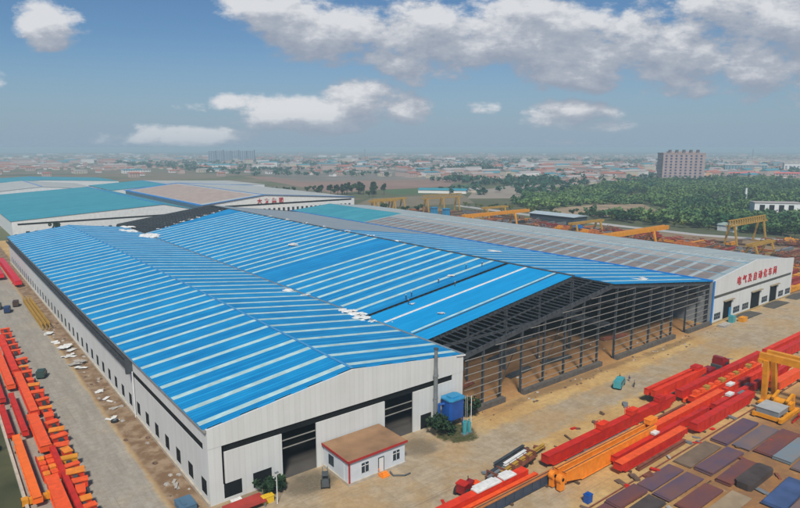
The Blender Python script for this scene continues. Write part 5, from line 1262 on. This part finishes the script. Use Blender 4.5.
deb = [(25.3, 202.6, 3, 2.5, 5, BAG, 'white sheets scattered at the near end of the ochre trusses'), (25.2, 192.5, 1.6, 5, 3, BAG, 'long white plank pair on the dirt past the ochre trusses'), (26.1, 184.5, 3, 4, 9, BAG, 'widest scatter of white sheets on the dirt strip by the wall'),
       (27.6, 181.2, 1.8, 5, 3, BAG, 'long pale planks nearest the wall beside the widest scatter'), (26.2, 177.0, 2.5, 2.5, 5, BAG, 'small heap of white offcuts in the middle of the dirt strip'), (26.9, 169.5, 3.2, 3.6, 8, CONCR, 'greyish heap of crumpled sheets on the dirt strip'),
       (26.8, 165.0, 2.2, 2.2, 5, BAG, 'white scrap at the near end of the greyish heap'), (26.7, 145.4, 1.8, 2.6, 4, BAG, 'pale bundle on the dirt opposite the wall ledge end'), (27.2, 139.8, .9, 3.4, 2, BAG, 'thin white board on the dirt before the wall ledge end'),
       (27.9, 133., .5, 5., 2, CONCR, 'long thin pipe lengths beside the white wall'), (25.6, 128.6, 3., 1.6, 4, BAG, 'white sheet over a dark tyre on the lane edge'), (27.8, 95.6, .7, 4, 3, CONCR, 'pale pipe lengths lying near the front corner of the shed')]
for i, (x, y, a, b, n, m, l) in enumerate(deb): sheet_pile(l, x, y, a, b, n, m, 50+i)
ty = thing('tyre', 'dark tyre lying on the lane edge under the white sheet', 'tyre', (25.8, 127.2, 0)); MB().tube((0, 0, .02), (0, 0, .4), .75, n=16).build('tread', TYRE, ty); MB().tube((0, 0, .4), (0, 0, .42), .35, n=12).build('hub', GREY, ty)
for i in range(46):
    x, y = rng.uniform(25.4, 29.4), rng.uniform(92, 215)
    s = rng.uniform(.15, .5); mb = MB(); mb.hexa([(-s+rng.uniform(0, s), -s, 0), (s, -s*.6, 0), (s*.8, s, 0), (-s, s*.7, 0), (-s*.5, -s*.5, s*.7), (s*.5, -s*.4, s*.9), (s*.4, s*.6, s*.6), (-s*.6, s*.4, s*.8)])
    o = mb.build('rubble_lump', CONCR if i % 2 else BROWN); o.location = (x, y, .004); tag(o, 'rubble lump on the dirt strip beside the white wall', 'rubble', 'rubble on the dirt strip')
for i in range(90):
    x, y = rng.choice([(rng.uniform(86, 130), rng.uniform(80.5, 84.2)), (rng.uniform(100, 172), rng.uniform(88, 112)), (rng.uniform(140, 190), rng.uniform(78, 84))])
    s = rng.uniform(.12, .38); mb = MB(); mb.hexa([(-s*1.5, -s, 0), (s, -s*.6, 0), (s*1.2, s, 0), (-s, s*.7, 0), (-s*.5, -s*.5, s*.4), (s*.5, -s*.4, s*.5), (s*.4, s*.6, s*.4), (-s*.6, s*.4, s*.5)])
    o = mb.build('soil_lump', BROWN if i % 3 else CONCR); o.location = (x, y, .004); tag(o, 'lump of soil on the sand around the open frame hall', 'soil lump', 'soil lumps at the frame hall')
# floor clutter inside the frame hall: bundles of steel
for i, (x, y, L_, m) in enumerate([(107, 93, 9, STEEL), (121, 94, 10, STEEL), (92, 95, 6, RUST), (112, 104, 12, STEEL), (150, 96, 10, RUST), (160, 102, 8, STEEL), (128, 110, 9, GREY), (98, 112, 8, STEEL)]):
    o = thing('steel_bundle', 'bundle of long steel sections lying on the soil inside the open frame hall', 'steel bundle', (x, y, 0), R(rng.uniform(-15, 15)), 'steel bundles in the frame hall')
    mb = MB()
    for k in range(5): mb.box(0, L_, k*.35, k*.35+.28, .15, .45)
    for k in range(3): mb.box(.3, L_-.2, k*.4+.2, k*.4+.5, .47, .8)
    mb.build('section', m, o)

# ------------------------------------------------------------------ things on the roofs
def bag_heap(label, x, y, z, sx, sy, n, seed, group=None, m=BAG):
    rnd = random.Random(seed); mb = MB()
    for k in range(n):
        s = rnd.uniform(.22, .55)*min(sx, sy)*.5; cx_, cy_ = rnd.uniform(-.5, .5)*sx, rnd.uniform(-.5, .5)*sy
        cz = rnd.uniform(0, .3)
        nn = 8; ring = []
        base = len(mb.v)
        vs = []
        for zz, rr in ((0, .95), (.2*s, 1.0), (.42*s, .6)):
            for q in range(nn):
                a = 2*math.pi*q/nn; r_ = s*rr*rnd.uniform(.75, 1.25); vs.append((cx_+math.cos(a)*r_*1.3, cy_+math.sin(a)*r_, cz+zz))
        vs.append((cx_, cy_, cz+.5*s))
        fs = [tuple(range(nn-1, -1, -1))]
        for l in range(2): fs += [(l*nn+q, l*nn+(q+1) % nn, (l+1)*nn+(q+1) % nn, (l+1)*nn+q) for q in range(nn)]
        fs += [(2*nn+q, 2*nn+(q+1) % nn, 3*nn) for q in range(nn)]
        mb.add(vs, fs)
    o = mb.build('insulation_heap', m); o.location = (x, y, z); return tag(o, label, 'bundle', group)
heaps = [(83.4, 128.6, 3.4, 3.2, 8, 'white heap at the far end of the large heap group in the roof valley'), (83.8, 124.4, 3.0, 3.6, 8, 'white heap in the middle of the large heap group by the roof slot'), (82.6, 120.0, 3.2, 3.4, 8, 'white heap at the near end of the large group in the roof valley'),
         (83.0, 116.8, 2.2, 1.6, 4, 'last small white heap below the large group on the striped roof'), (87.0, 113.2, 2.2, 1.2, 3, 'small white scrap beside the bright white roof strip'), (81.8, 158.8, 2.6, 2.6, 6, 'lone white heap in the roof valley halfway along'),
         (83.5, 150.6, 2.4, 1.6, 4, 'small pale heap in the valley just below the lone one'), (82.4, 300, 7, 12, 12, 'big white heap in the valley at the far end of the blue roof'), (80, 325, 6, 10, 10, 'white heap at the far valley beside the bare frame'),
         (84, 343, 5, 8, 8, 'farthest white heap on the edge of the striped roof')]
for i, (x, y, a, b, n, l) in enumerate(heaps): bag_heap(l, x, y, 13.25, a, b, n*2, 70+i)
rf = [(97, 106.6, 1.6, 1.0, 'white sheet lying alone on the plain blue roof near the front'), (119, 127., 2.0, 1.2, 'pale sheet on the roof beside the workers at the slot'), (96.5, 118.2, 1.2, .7, 'small pale sheet below the roof slot'), (113, 212, 3., 3, 'white scrap high on the far blue slope'),
      (160, 92., 4, 2.2, 'crumpled pale film on the right blue slope above the frames'), (164, 152, 5, 2, 'pale film on the right blue slope far back')]
for i, (x, y, a, b, l) in enumerate(rf): sheet_pile(l, x, y, a*1.4, b*1.6, 3, BAG, 90+i, None, slopeB(x)+.32, 'loose_sheet', 'sheet', .05)
for i in range(7):
    bag_heap('small white bag in the row along the dark ridge of the blue roof', 137.2, 176+i*17.5, ZRB+.35, 2., 2.6, 3, 110+i, 'white bags along the ridge')
for i in range(9):
    x = 92+i*4.8
    bag_heap('small white bag at the far edge of the blue roof sheets', x, 312.5+(x-84)*.38, slopeB(x)+.25, 2.2, 3., 3, 130+i, 'white bags at the far sheet edge')

# ------------------------------------------------------------------ people
def person_mesh():
    """standing figure: one skinned skeleton"""
    vs = [(0,0,.95),(0,0,1.15),(0,0,1.40),(0,.01,1.50),(0,.02,1.60),(0,.02,1.72),
          (.19,0,1.42),(.26,.02,1.14),(.24,.12,.92),(.24,.17,.83), (-.19,0,1.42),(-.27,.03,1.14),(-.30,.10,.90),(-.30,.14,.81),
          (.10,0,.90),(.12,.03,.50),(.12,-.01,.08),(.12,.14,.04),(-.10,0,.90),(-.14,-.03,.50),(-.15,-.06,.08),(-.15,.09,.04)]
    es = [(0,1),(1,2),(2,3),(3,4),(4,5),(2,6),(6,7),(7,8),(8,9),(2,10),(10,11),(11,12),(12,13),(0,14),(14,15),(15,16),(16,17),(0,18),(18,19),(19,20),(20,21)]
    rd = [.15,.14,.17,.065,.10,.10,.075,.05,.035,.04,.075,.05,.035,.04,.10,.07,.05,.05,.10,.07,.05,.05]
    me = bpy.data.meshes.new('person'); me.from_pydata(vs, es, [])
    o = bpy.data.objects.new('person', me); col.objects.link(o)
    md = o.modifiers.new('skin', 'SKIN'); md.use_smooth_shade = True
    for i, v in enumerate(me.skin_vertices[0].data): v.radius = (rd[i], rd[i]*.85); v.use_root = (i == 0)
    sb = o.modifiers.new('sub', 'SUBSURF'); sb.levels = sb.render_levels = 1
    bpy.context.view_layer.update()
    m2 = bpy.data.meshes.new_from_object(o.evaluated_get(bpy.context.evaluated_depsgraph_get()))
    bpy.data.objects.remove(o); m2.name = 'person'; return m2
def cloth_mat(key, shirt, trousers):
    m, N, L = nodemat(key); b = N['Principled BSDF']; b.inputs['Roughness'].default_value = .9
    tc = N.new('ShaderNodeTexCoord'); sp = N.new('ShaderNodeSeparateXYZ'); L.new(tc.outputs['Object'], sp.inputs[0])
    cr = N.new('ShaderNodeValToRGB'); cr.color_ramp.interpolation = 'CONSTANT'; el_ = cr.color_ramp.elements
    el_[0].position = 0; el_[0].color = (.02, .018, .015, 1); el_[1].position = .05; el_[1].color = (*trousers, 1)
    for p, c in ((.51, shirt), (.815, (.42, .24, .17)), (.925, (.02, .015, .012))): x = el_.new(p); x.color = (*c, 1)
    d = N.new('ShaderNodeMath'); d.operation = 'DIVIDE'; d.inputs[1].default_value = 1.82; L.new(sp.outputs['Z'], d.inputs[0]); L.new(d.outputs[0], cr.inputs[0]); L.new(cr.outputs[0], b.inputs['Base Color'])
    return m
pm_ = person_mesh()
cm1 = cloth_mat('dark_clothes', (.03, .035, .05), (.02, .022, .03)); cm2 = cloth_mat('navy_workwear', (.02, .04, .14), (.02, .03, .08)); cm3 = cloth_mat('grey_workwear', (.08, .08, .08), (.03, .03, .03))
def person(label, x, y, z, rz, m, group=None):
    me = pm_.copy(); me.materials.clear(); me.materials.append(m)
    for p in me.polygons: p.material_index = 0
    o = bpy.data.objects.new('person', me); col.objects.link(o); o.location = (x, y, z); o.rotation_euler = (0, 0, rz); o.scale = (.82,)*3; tag(o, label, 'person', group)
    helm = MB().tube((0, .02, 1.70), (0, .02, 1.80), .135, .09, 10).build('hard_hat', mat('white_hat', (.7, .7, .6), .4) if 'roof' in label else TYRE, o)
for i, (u, v, l, m) in enumerate([(406, 300.5, 'roof worker left of the pair in navy at the roof slot', cm1), (411.5, 297.5, 'roof worker in navy workwear beside the roof slot', cm2), (408.5, 305.0, 'roof worker standing just below the roof slot', cm1),
        (438.5, 284, 'roof worker alone above the middle of the roof slot', cm1), (455, 287, 'roof worker walking on the upper part of the roof slot', cm3), (466, 269.5, 'roof worker near the ridge, left of two', cm1), (482, 267.0, 'roof worker near the ridge, right of two', cm1)]):
    x = u-400; y = 254-v
    fw_ = F*math.cos(P)+y*math.sin(P); up = -F*math.sin(P)+y*math.cos(P)
    rx, ry_ = fw_*math.cos(HEAD)+x*math.sin(HEAD), fw_*math.sin(HEAD)-x*math.cos(HEAD)
    sl = (ZRB-13)/(BXR-BX0); t = (13-H-sl*BX0)/(up-sl*rx)
    person(l, rx*t, ry_*t, slopeB(rx*t)+.2, rng.uniform(0, 6), m)
person('person in dark clothes standing behind the turquoise van', 127.4, 76.6, .0, 1., cm1)
person('person in navy workwear standing at the front of the turquoise van', 128.2, 74.6, .0, 2., cm2)
person('left one of two people in dark clothes standing on the road by the loaded truck', 125.6, 71.8, .0, 3., cm1)
person('right one of two people in dark clothes standing on the road by the loaded truck', 126.4, 72.2, .0, .5, cm3)

# ------------------------------------------------------------------ far yard behind the lettered shed
def gantry(label, x0, x1, y, zt, m, legs, d=1.6, lattice=False, sgn=1, w=1.6, loc_group=None):
    t = thing('gantry_crane', label, 'crane', ((x0+x1)/2, y, 0), 0, loc_group); c = (x0+x1)/2; h = (x1-x0)/2
    if not lattice:
        MB().box(-h, h, -w/2-.9, -w/2, zt-d, zt).box(-h, h, w/2, w/2+.9, zt-d, zt).build('main_beam', m, t)
        MB().box(-h, -h+1, -w/2, w/2, zt-d, zt-.2).box(h-1, h, -w/2, w/2, zt-d, zt-.2).build('end_tie', m, t)
    else:
        mb = MB()
        for yy_ in (-1.5, 1.5): mb.beam((-h, yy_, zt-d), (h, yy_, zt-d), .5, .5)
        mb.beam((-h, 0, zt), (h, 0, zt), .6, .6); mb.build('chord', m, t)
        mb = MB(); n = int(2*h/3)
        for k in range(n):
            a = -h+2*h*k/n; b = -h+2*h*(k+1)/n
            for yy_ in (-1.5, 1.5): mb.beam((a, yy_, zt-d), ((a+b)/2, 0, zt), .25, .25).beam(((a+b)/2, 0, zt), (b, yy_, zt-d), .25, .25)
        mb.build('lacing', m, t)
    for xl in legs:
        for s_ in (-1, 1): MB().hexa([(xl-c-.5, s_*3.6-.35, .6), (xl-c+.5, s_*3.6-.35, .6), (xl-c+.5, s_*3.6+.35, .6), (xl-c-.5, s_*3.6+.35, .6), (xl-c-.8, s_*1.4-.4, zt-d), (xl-c+.8, s_*1.4-.4, zt-d), (xl-c+.8, s_*1.4+.4, zt-d), (xl-c-.8, s_*1.4+.4, zt-d)]).build('leg', m, t)
        MB().box(xl-c-.5, xl-c+.5, -4.6, 4.6, .15, .65).build('sill_beam', m, t)
    return t
gantry('bright yellow gantry crane with its right leg showing, behind the pale roof near the middle', 281, 346, 290, 11.2, YEL, (288, 330.5), d=2.)
gantry('bright yellow gantry crane farther right behind the pale roof, beam dipping behind it', 268, 334, 178, 11.4, YEL, (272, 318.5), d=2.2)
gantry('olive yellow lattice gantry crane near the right edge before the woods', 348, 396, 150, 15.4, OCH, (353, 391), d=3., lattice=True)
gantry('dull yellow lattice gantry crane left of the turquoise towers', 330, 375, 390, 15.6, OCH, (334, 352, 370), d=3., lattice=True)
gantry('dull yellow gantry frame beyond the teal roof end, leftmost of the far cranes', 318, 356, 445, 9.5, OCH, (322, 338, 352), d=1.5)
gantry('dull yellow gantry frame just right of the far white lettered shed', 300, 330, 425, 10.5, OCH, (304, 314, 326), d=1.5)
gantry('low orange yellow gantry frame in the far yard between the two bright yellow cranes', 318, 352, 232, 8.6, OCH, (322, 348), d=1.3)
gantry('dull yellow gantry frame behind the dark shed with pale roof', 340, 368, 330, 9.6, OCH, (344, 364), d=1.3)
gantry('ochre gantry frame in the far yard left of the olive lattice crane', 322, 350, 128, 7.5, OCH, (326, 346), d=1.2)
def twr(label, x, y, m): 
    t = thing('steel_tower', label, 'tower', (x, y, 0)); MB().box(-2, 2, -2, 2, 0, 9).build('body', m, t); MB().box(-2.4, 2.4, -2.4, 2.4, 9, 9.6).build('top', m, t)
x1_, y1_ = px_ground(434, 219.5); x2_, y2_ = px_ground(446, 221)
twr('turquoise block tower behind the pale roof, left of two', x1_, y1_, TANKT); twr('turquoise block tower behind the pale roof, right of two', x2_, y2_, TANKT)
x, y = px_ground(534, 226)
bs = thing('storage_shed', 'dark sided shed with pale roof behind the first yellow gantry', 'shed', (372, 283, 0), R(90))
MB().box(-20, 20, -8, 8, 0, 6).build('wall', mat('dark_shed_wall', (.03, .045, .06), .7), bs); MB().prism([(-9, 6), (9, 6), (0, 7.4)], 'x', -21, 21).build('roof', mat('shed_pale_roof', (.35, .42, .45), .6), bs)
bs2 = thing('green_roof_hut', 'small white hut beside the far road at the edge of the woods', 'hut', (*px_ground(729, 231), 0), R(80))
MB().box(-6, 6, -4, 4, 0, 4).build('wall', WHITE2, bs2); MB().prism([(-4.5, 4), (4.5, 4), (0, 5.6)], 'x', -6.4, 6.4).build('roof', mat('grey_green_roof', (.25, .33, .30), .8), bs2)
# stacks of girders: prototypes, then copies with their own paint
def yard_proto(name, label, m, parts_fn):
    t = thing(name, label, 'yard stock', (0, 0, 0)); parts_fn(t, m); return t
def fn_girder(t, m):
    MB().box(-12, 12, -.8, .8, .3, 1.9).build('web_box', m, t); MB().box(-12.1, 12.1, -1., 1., 1.9, 2.05).build('top_flange', m, t)
def fn_heap(t, m):
    rnd = random.Random(3); mb = MB()
    for k in range(26):
        a = rnd.uniform(-.5, .5); p = Vector((rnd.uniform(-5, 5), rnd.uniform(-3, 3), rnd.uniform(.3, 2.6)*1.)); L_ = rnd.uniform(1.5, 4)
        mb.beam(p, p+Vector((math.cos(a)*L_, math.sin(a)*L_, rnd.uniform(-.4, .5))), .4, .4)
    mb.box(-5, 6, -3, 3, 0, .5); mb.build('pieces', m, t)
def fn_block(t, m):
    for k in range(3): MB().box(-3+k*2.2, -1.2+k*2.2, -1.6, 1.6, 0, 2.2+.5*(k % 2)).build('block', m, t)
pg = yard_proto('yard_girder', 'x', RED, fn_girder); ph = yard_proto('scrap_heap', 'x', BROWN, fn_heap); pb = yard_proto('drum_row', 'x', ORANGE, fn_block)
cols_ = {'red': mat('dull_red', (.26, .025, .015), .8, var=.4), 'orange': mat('dull_orange', (.42, .13, .03), .8, var=.4), 'yellow': YEL, 'rust': RUST, 'grey': GREY, 'blue': TRIM, 'brown': BROWN}
cnt = {'g': 0, 'h': 0, 'b': 0}
def yard(kind, x, y, rz, cname, sc_=(1, 1, 1)):
    p = {'g': pg, 'h': ph, 'b': pb}[kind]
    nm = {'g': 'girder lying', 'h': 'scrap heap', 'b': 'block row standing'}[kind]
    label = '%s %s in the far yard behind the lettered shed' % (cname, nm)
    if cnt[kind] == 0: o = p; o.location = (x, y, 0.005); o.rotation_euler = (0, 0, rz); o.scale = sc_; o['label'] = label
    else: o = dup(p, (x, y, .005), rz, sc_, label)
    o['group'] = '%s %ss in the far yard' % (cname, {'g': 'girder', 'h': 'scrap heap', 'b': 'block row'}[kind])
    cnt[kind] += 1
    for c in o.children: setmat(c, cols_[cname])
    return o
for i in range(190):
    y = rng.uniform(96, 415); x = rng.uniform(288, 366)
    if abs(y-290) < 3 or abs(y-178) < 3: continue
    yard('g', x, y, rng.choice((0, 0, .06, 1.57, 1.5)), rng.choice(('red', 'rust', 'brown', 'orange', 'rust', 'grey', 'brown', 'yellow')), (rng.uniform(.5, 1.2), rng.uniform(.6, 1), rng.uniform(.5, 1.2)))
for i in range(120):
    y = rng.uniform(96, 415); x = rng.uniform(296, 372)
    yard(rng.choice('hhhb'), x, y, rng.uniform(0, 3.1), rng.choice(('brown', 'brown', 'rust', 'grey', 'orange', 'rust', 'red', 'grey', 'brown')), (rng.uniform(.7, 1.3),)*2+(rng.uniform(.7, 1.2),))
for u, v, c in ((560, 232, 'yellow'), (566, 233, 'orange'), (585, 236, 'yellow'), (593, 236, 'orange'), (577, 231, 'blue'), (574, 234, 'brown'), (680, 248, 'orange'), (690, 250, 'orange')):
    x, y = px_ground(u, v); yard('b', x, y, 0, c, (1.2, 1.2, 1.6))
for i in range(10):
    x, y = px_ground(775+i*5, 243+rng.uniform(-1, 4)); yard('h', x, y, rng.uniform(0, 3), rng.choice(('brown', 'rust', 'yellow')), (1, 1, 1))
for i, (x, y, c) in enumerate([(262, 88, 'red'), (262.5, 92, 'red'), (262, 96.5, 'rust'), (262.5, 101, 'orange'), (262, 106, 'red'), (263, 112, 'rust')]):
    o = girder('%s girder beside the right wall of the lettered shed, number %s from the front' % (c, ['one', 'two', 'three', 'four', 'five', 'six'][i]), x-4, x+20, y, 1.6, 2.2, cols_[c])
yl = thing('yellow_girder_heap', 'yellow girder lying at the right edge beside the lettered shed', 'girder', (256.5, 87, 0)); MB().box(0, 22, -1.2, 1.2, .3, 2.).build('body', YEL, yl); MB().box(2, 6, -1.4, 1.4, 2., 2.5).build('winch', YEL, yl)
# ramps and small things before the lettered shed
rampm = mat('ramp_dark', (.07, .065, .055), .9, var=.3)
for i, (a, b) in enumerate(((206.2, 219), (228, 242.5), (248, 262))):
    o = tag(MB().prism([(a, 0), (b, 0), ((a+b)/2+2, .35), ((a+b)/2-2, .35)], 'y', 80.5, 84.5).build('soil_mound', rampm), 'low dark soil mound before the lettered shed, ' + ('left of the middle door', 'between the middle and right doors', 'at its right corner')[i], 'mound')
crate('small yellow machine before the left door of the lettered shed', 203.5, 80.5, 0, 3, 1.6, 1.6, YEL); crate('turquoise box by the left door of the lettered shed', 199.6, 82.2, 0, 2, 1.4, 2.4, TURQ)
crate('grey crate pile at the foot of the blue corner of the lettered shed', 193, 81.5, 0, 5, 2, .8, CONCR)

# ------------------------------------------------------------------ air
hz = MB().box(-9500, 9500, -9500, 9500, -1.5, 60.).build('haze', None)
hz.data.materials.clear()
hm = bpy.data.materials.new('haze_air'); hm.use_nodes = True; n = hm.node_tree.nodes; n.clear()
oo = n.new('ShaderNodeOutputMaterial'); pv = n.new('ShaderNodeVolumePrincipled'); pv.inputs['Color'].default_value = (.66, .88, .98, 1); pv.inputs['Density'].default_value = .00031; pv.inputs['Anisotropy'].default_value = .0
hm.node_tree.links.new(pv.outputs[0], oo.inputs['Volume']); hz.data.materials.append(hm); tag(hz, 'thin blue haze in the air', 'haze', kind='stuff')

# ------------------------------------------------------------------ render settings
sc.view_settings.view_transform = 'Standard'; sc.view_settings.look = 'None'; sc.view_settings.gamma = 1; sc.view_settings.exposure = 0.48; sc.view_settings.use_curve_mapping = False
sc.render.engine = 'CYCLES'
sc.cycles.use_denoising = True; sc.cycles.max_bounces = 5; sc.cycles.diffuse_bounces = 3; sc.cycles.glossy_bounces = 2; sc.cycles.transmission_bounces = 2; sc.cycles.volume_bounces = 0; sc.cycles.transparent_max_bounces = 4
sc.cycles.sample_clamp_indirect = 6; sc.cycles.use_adaptive_sampling = True
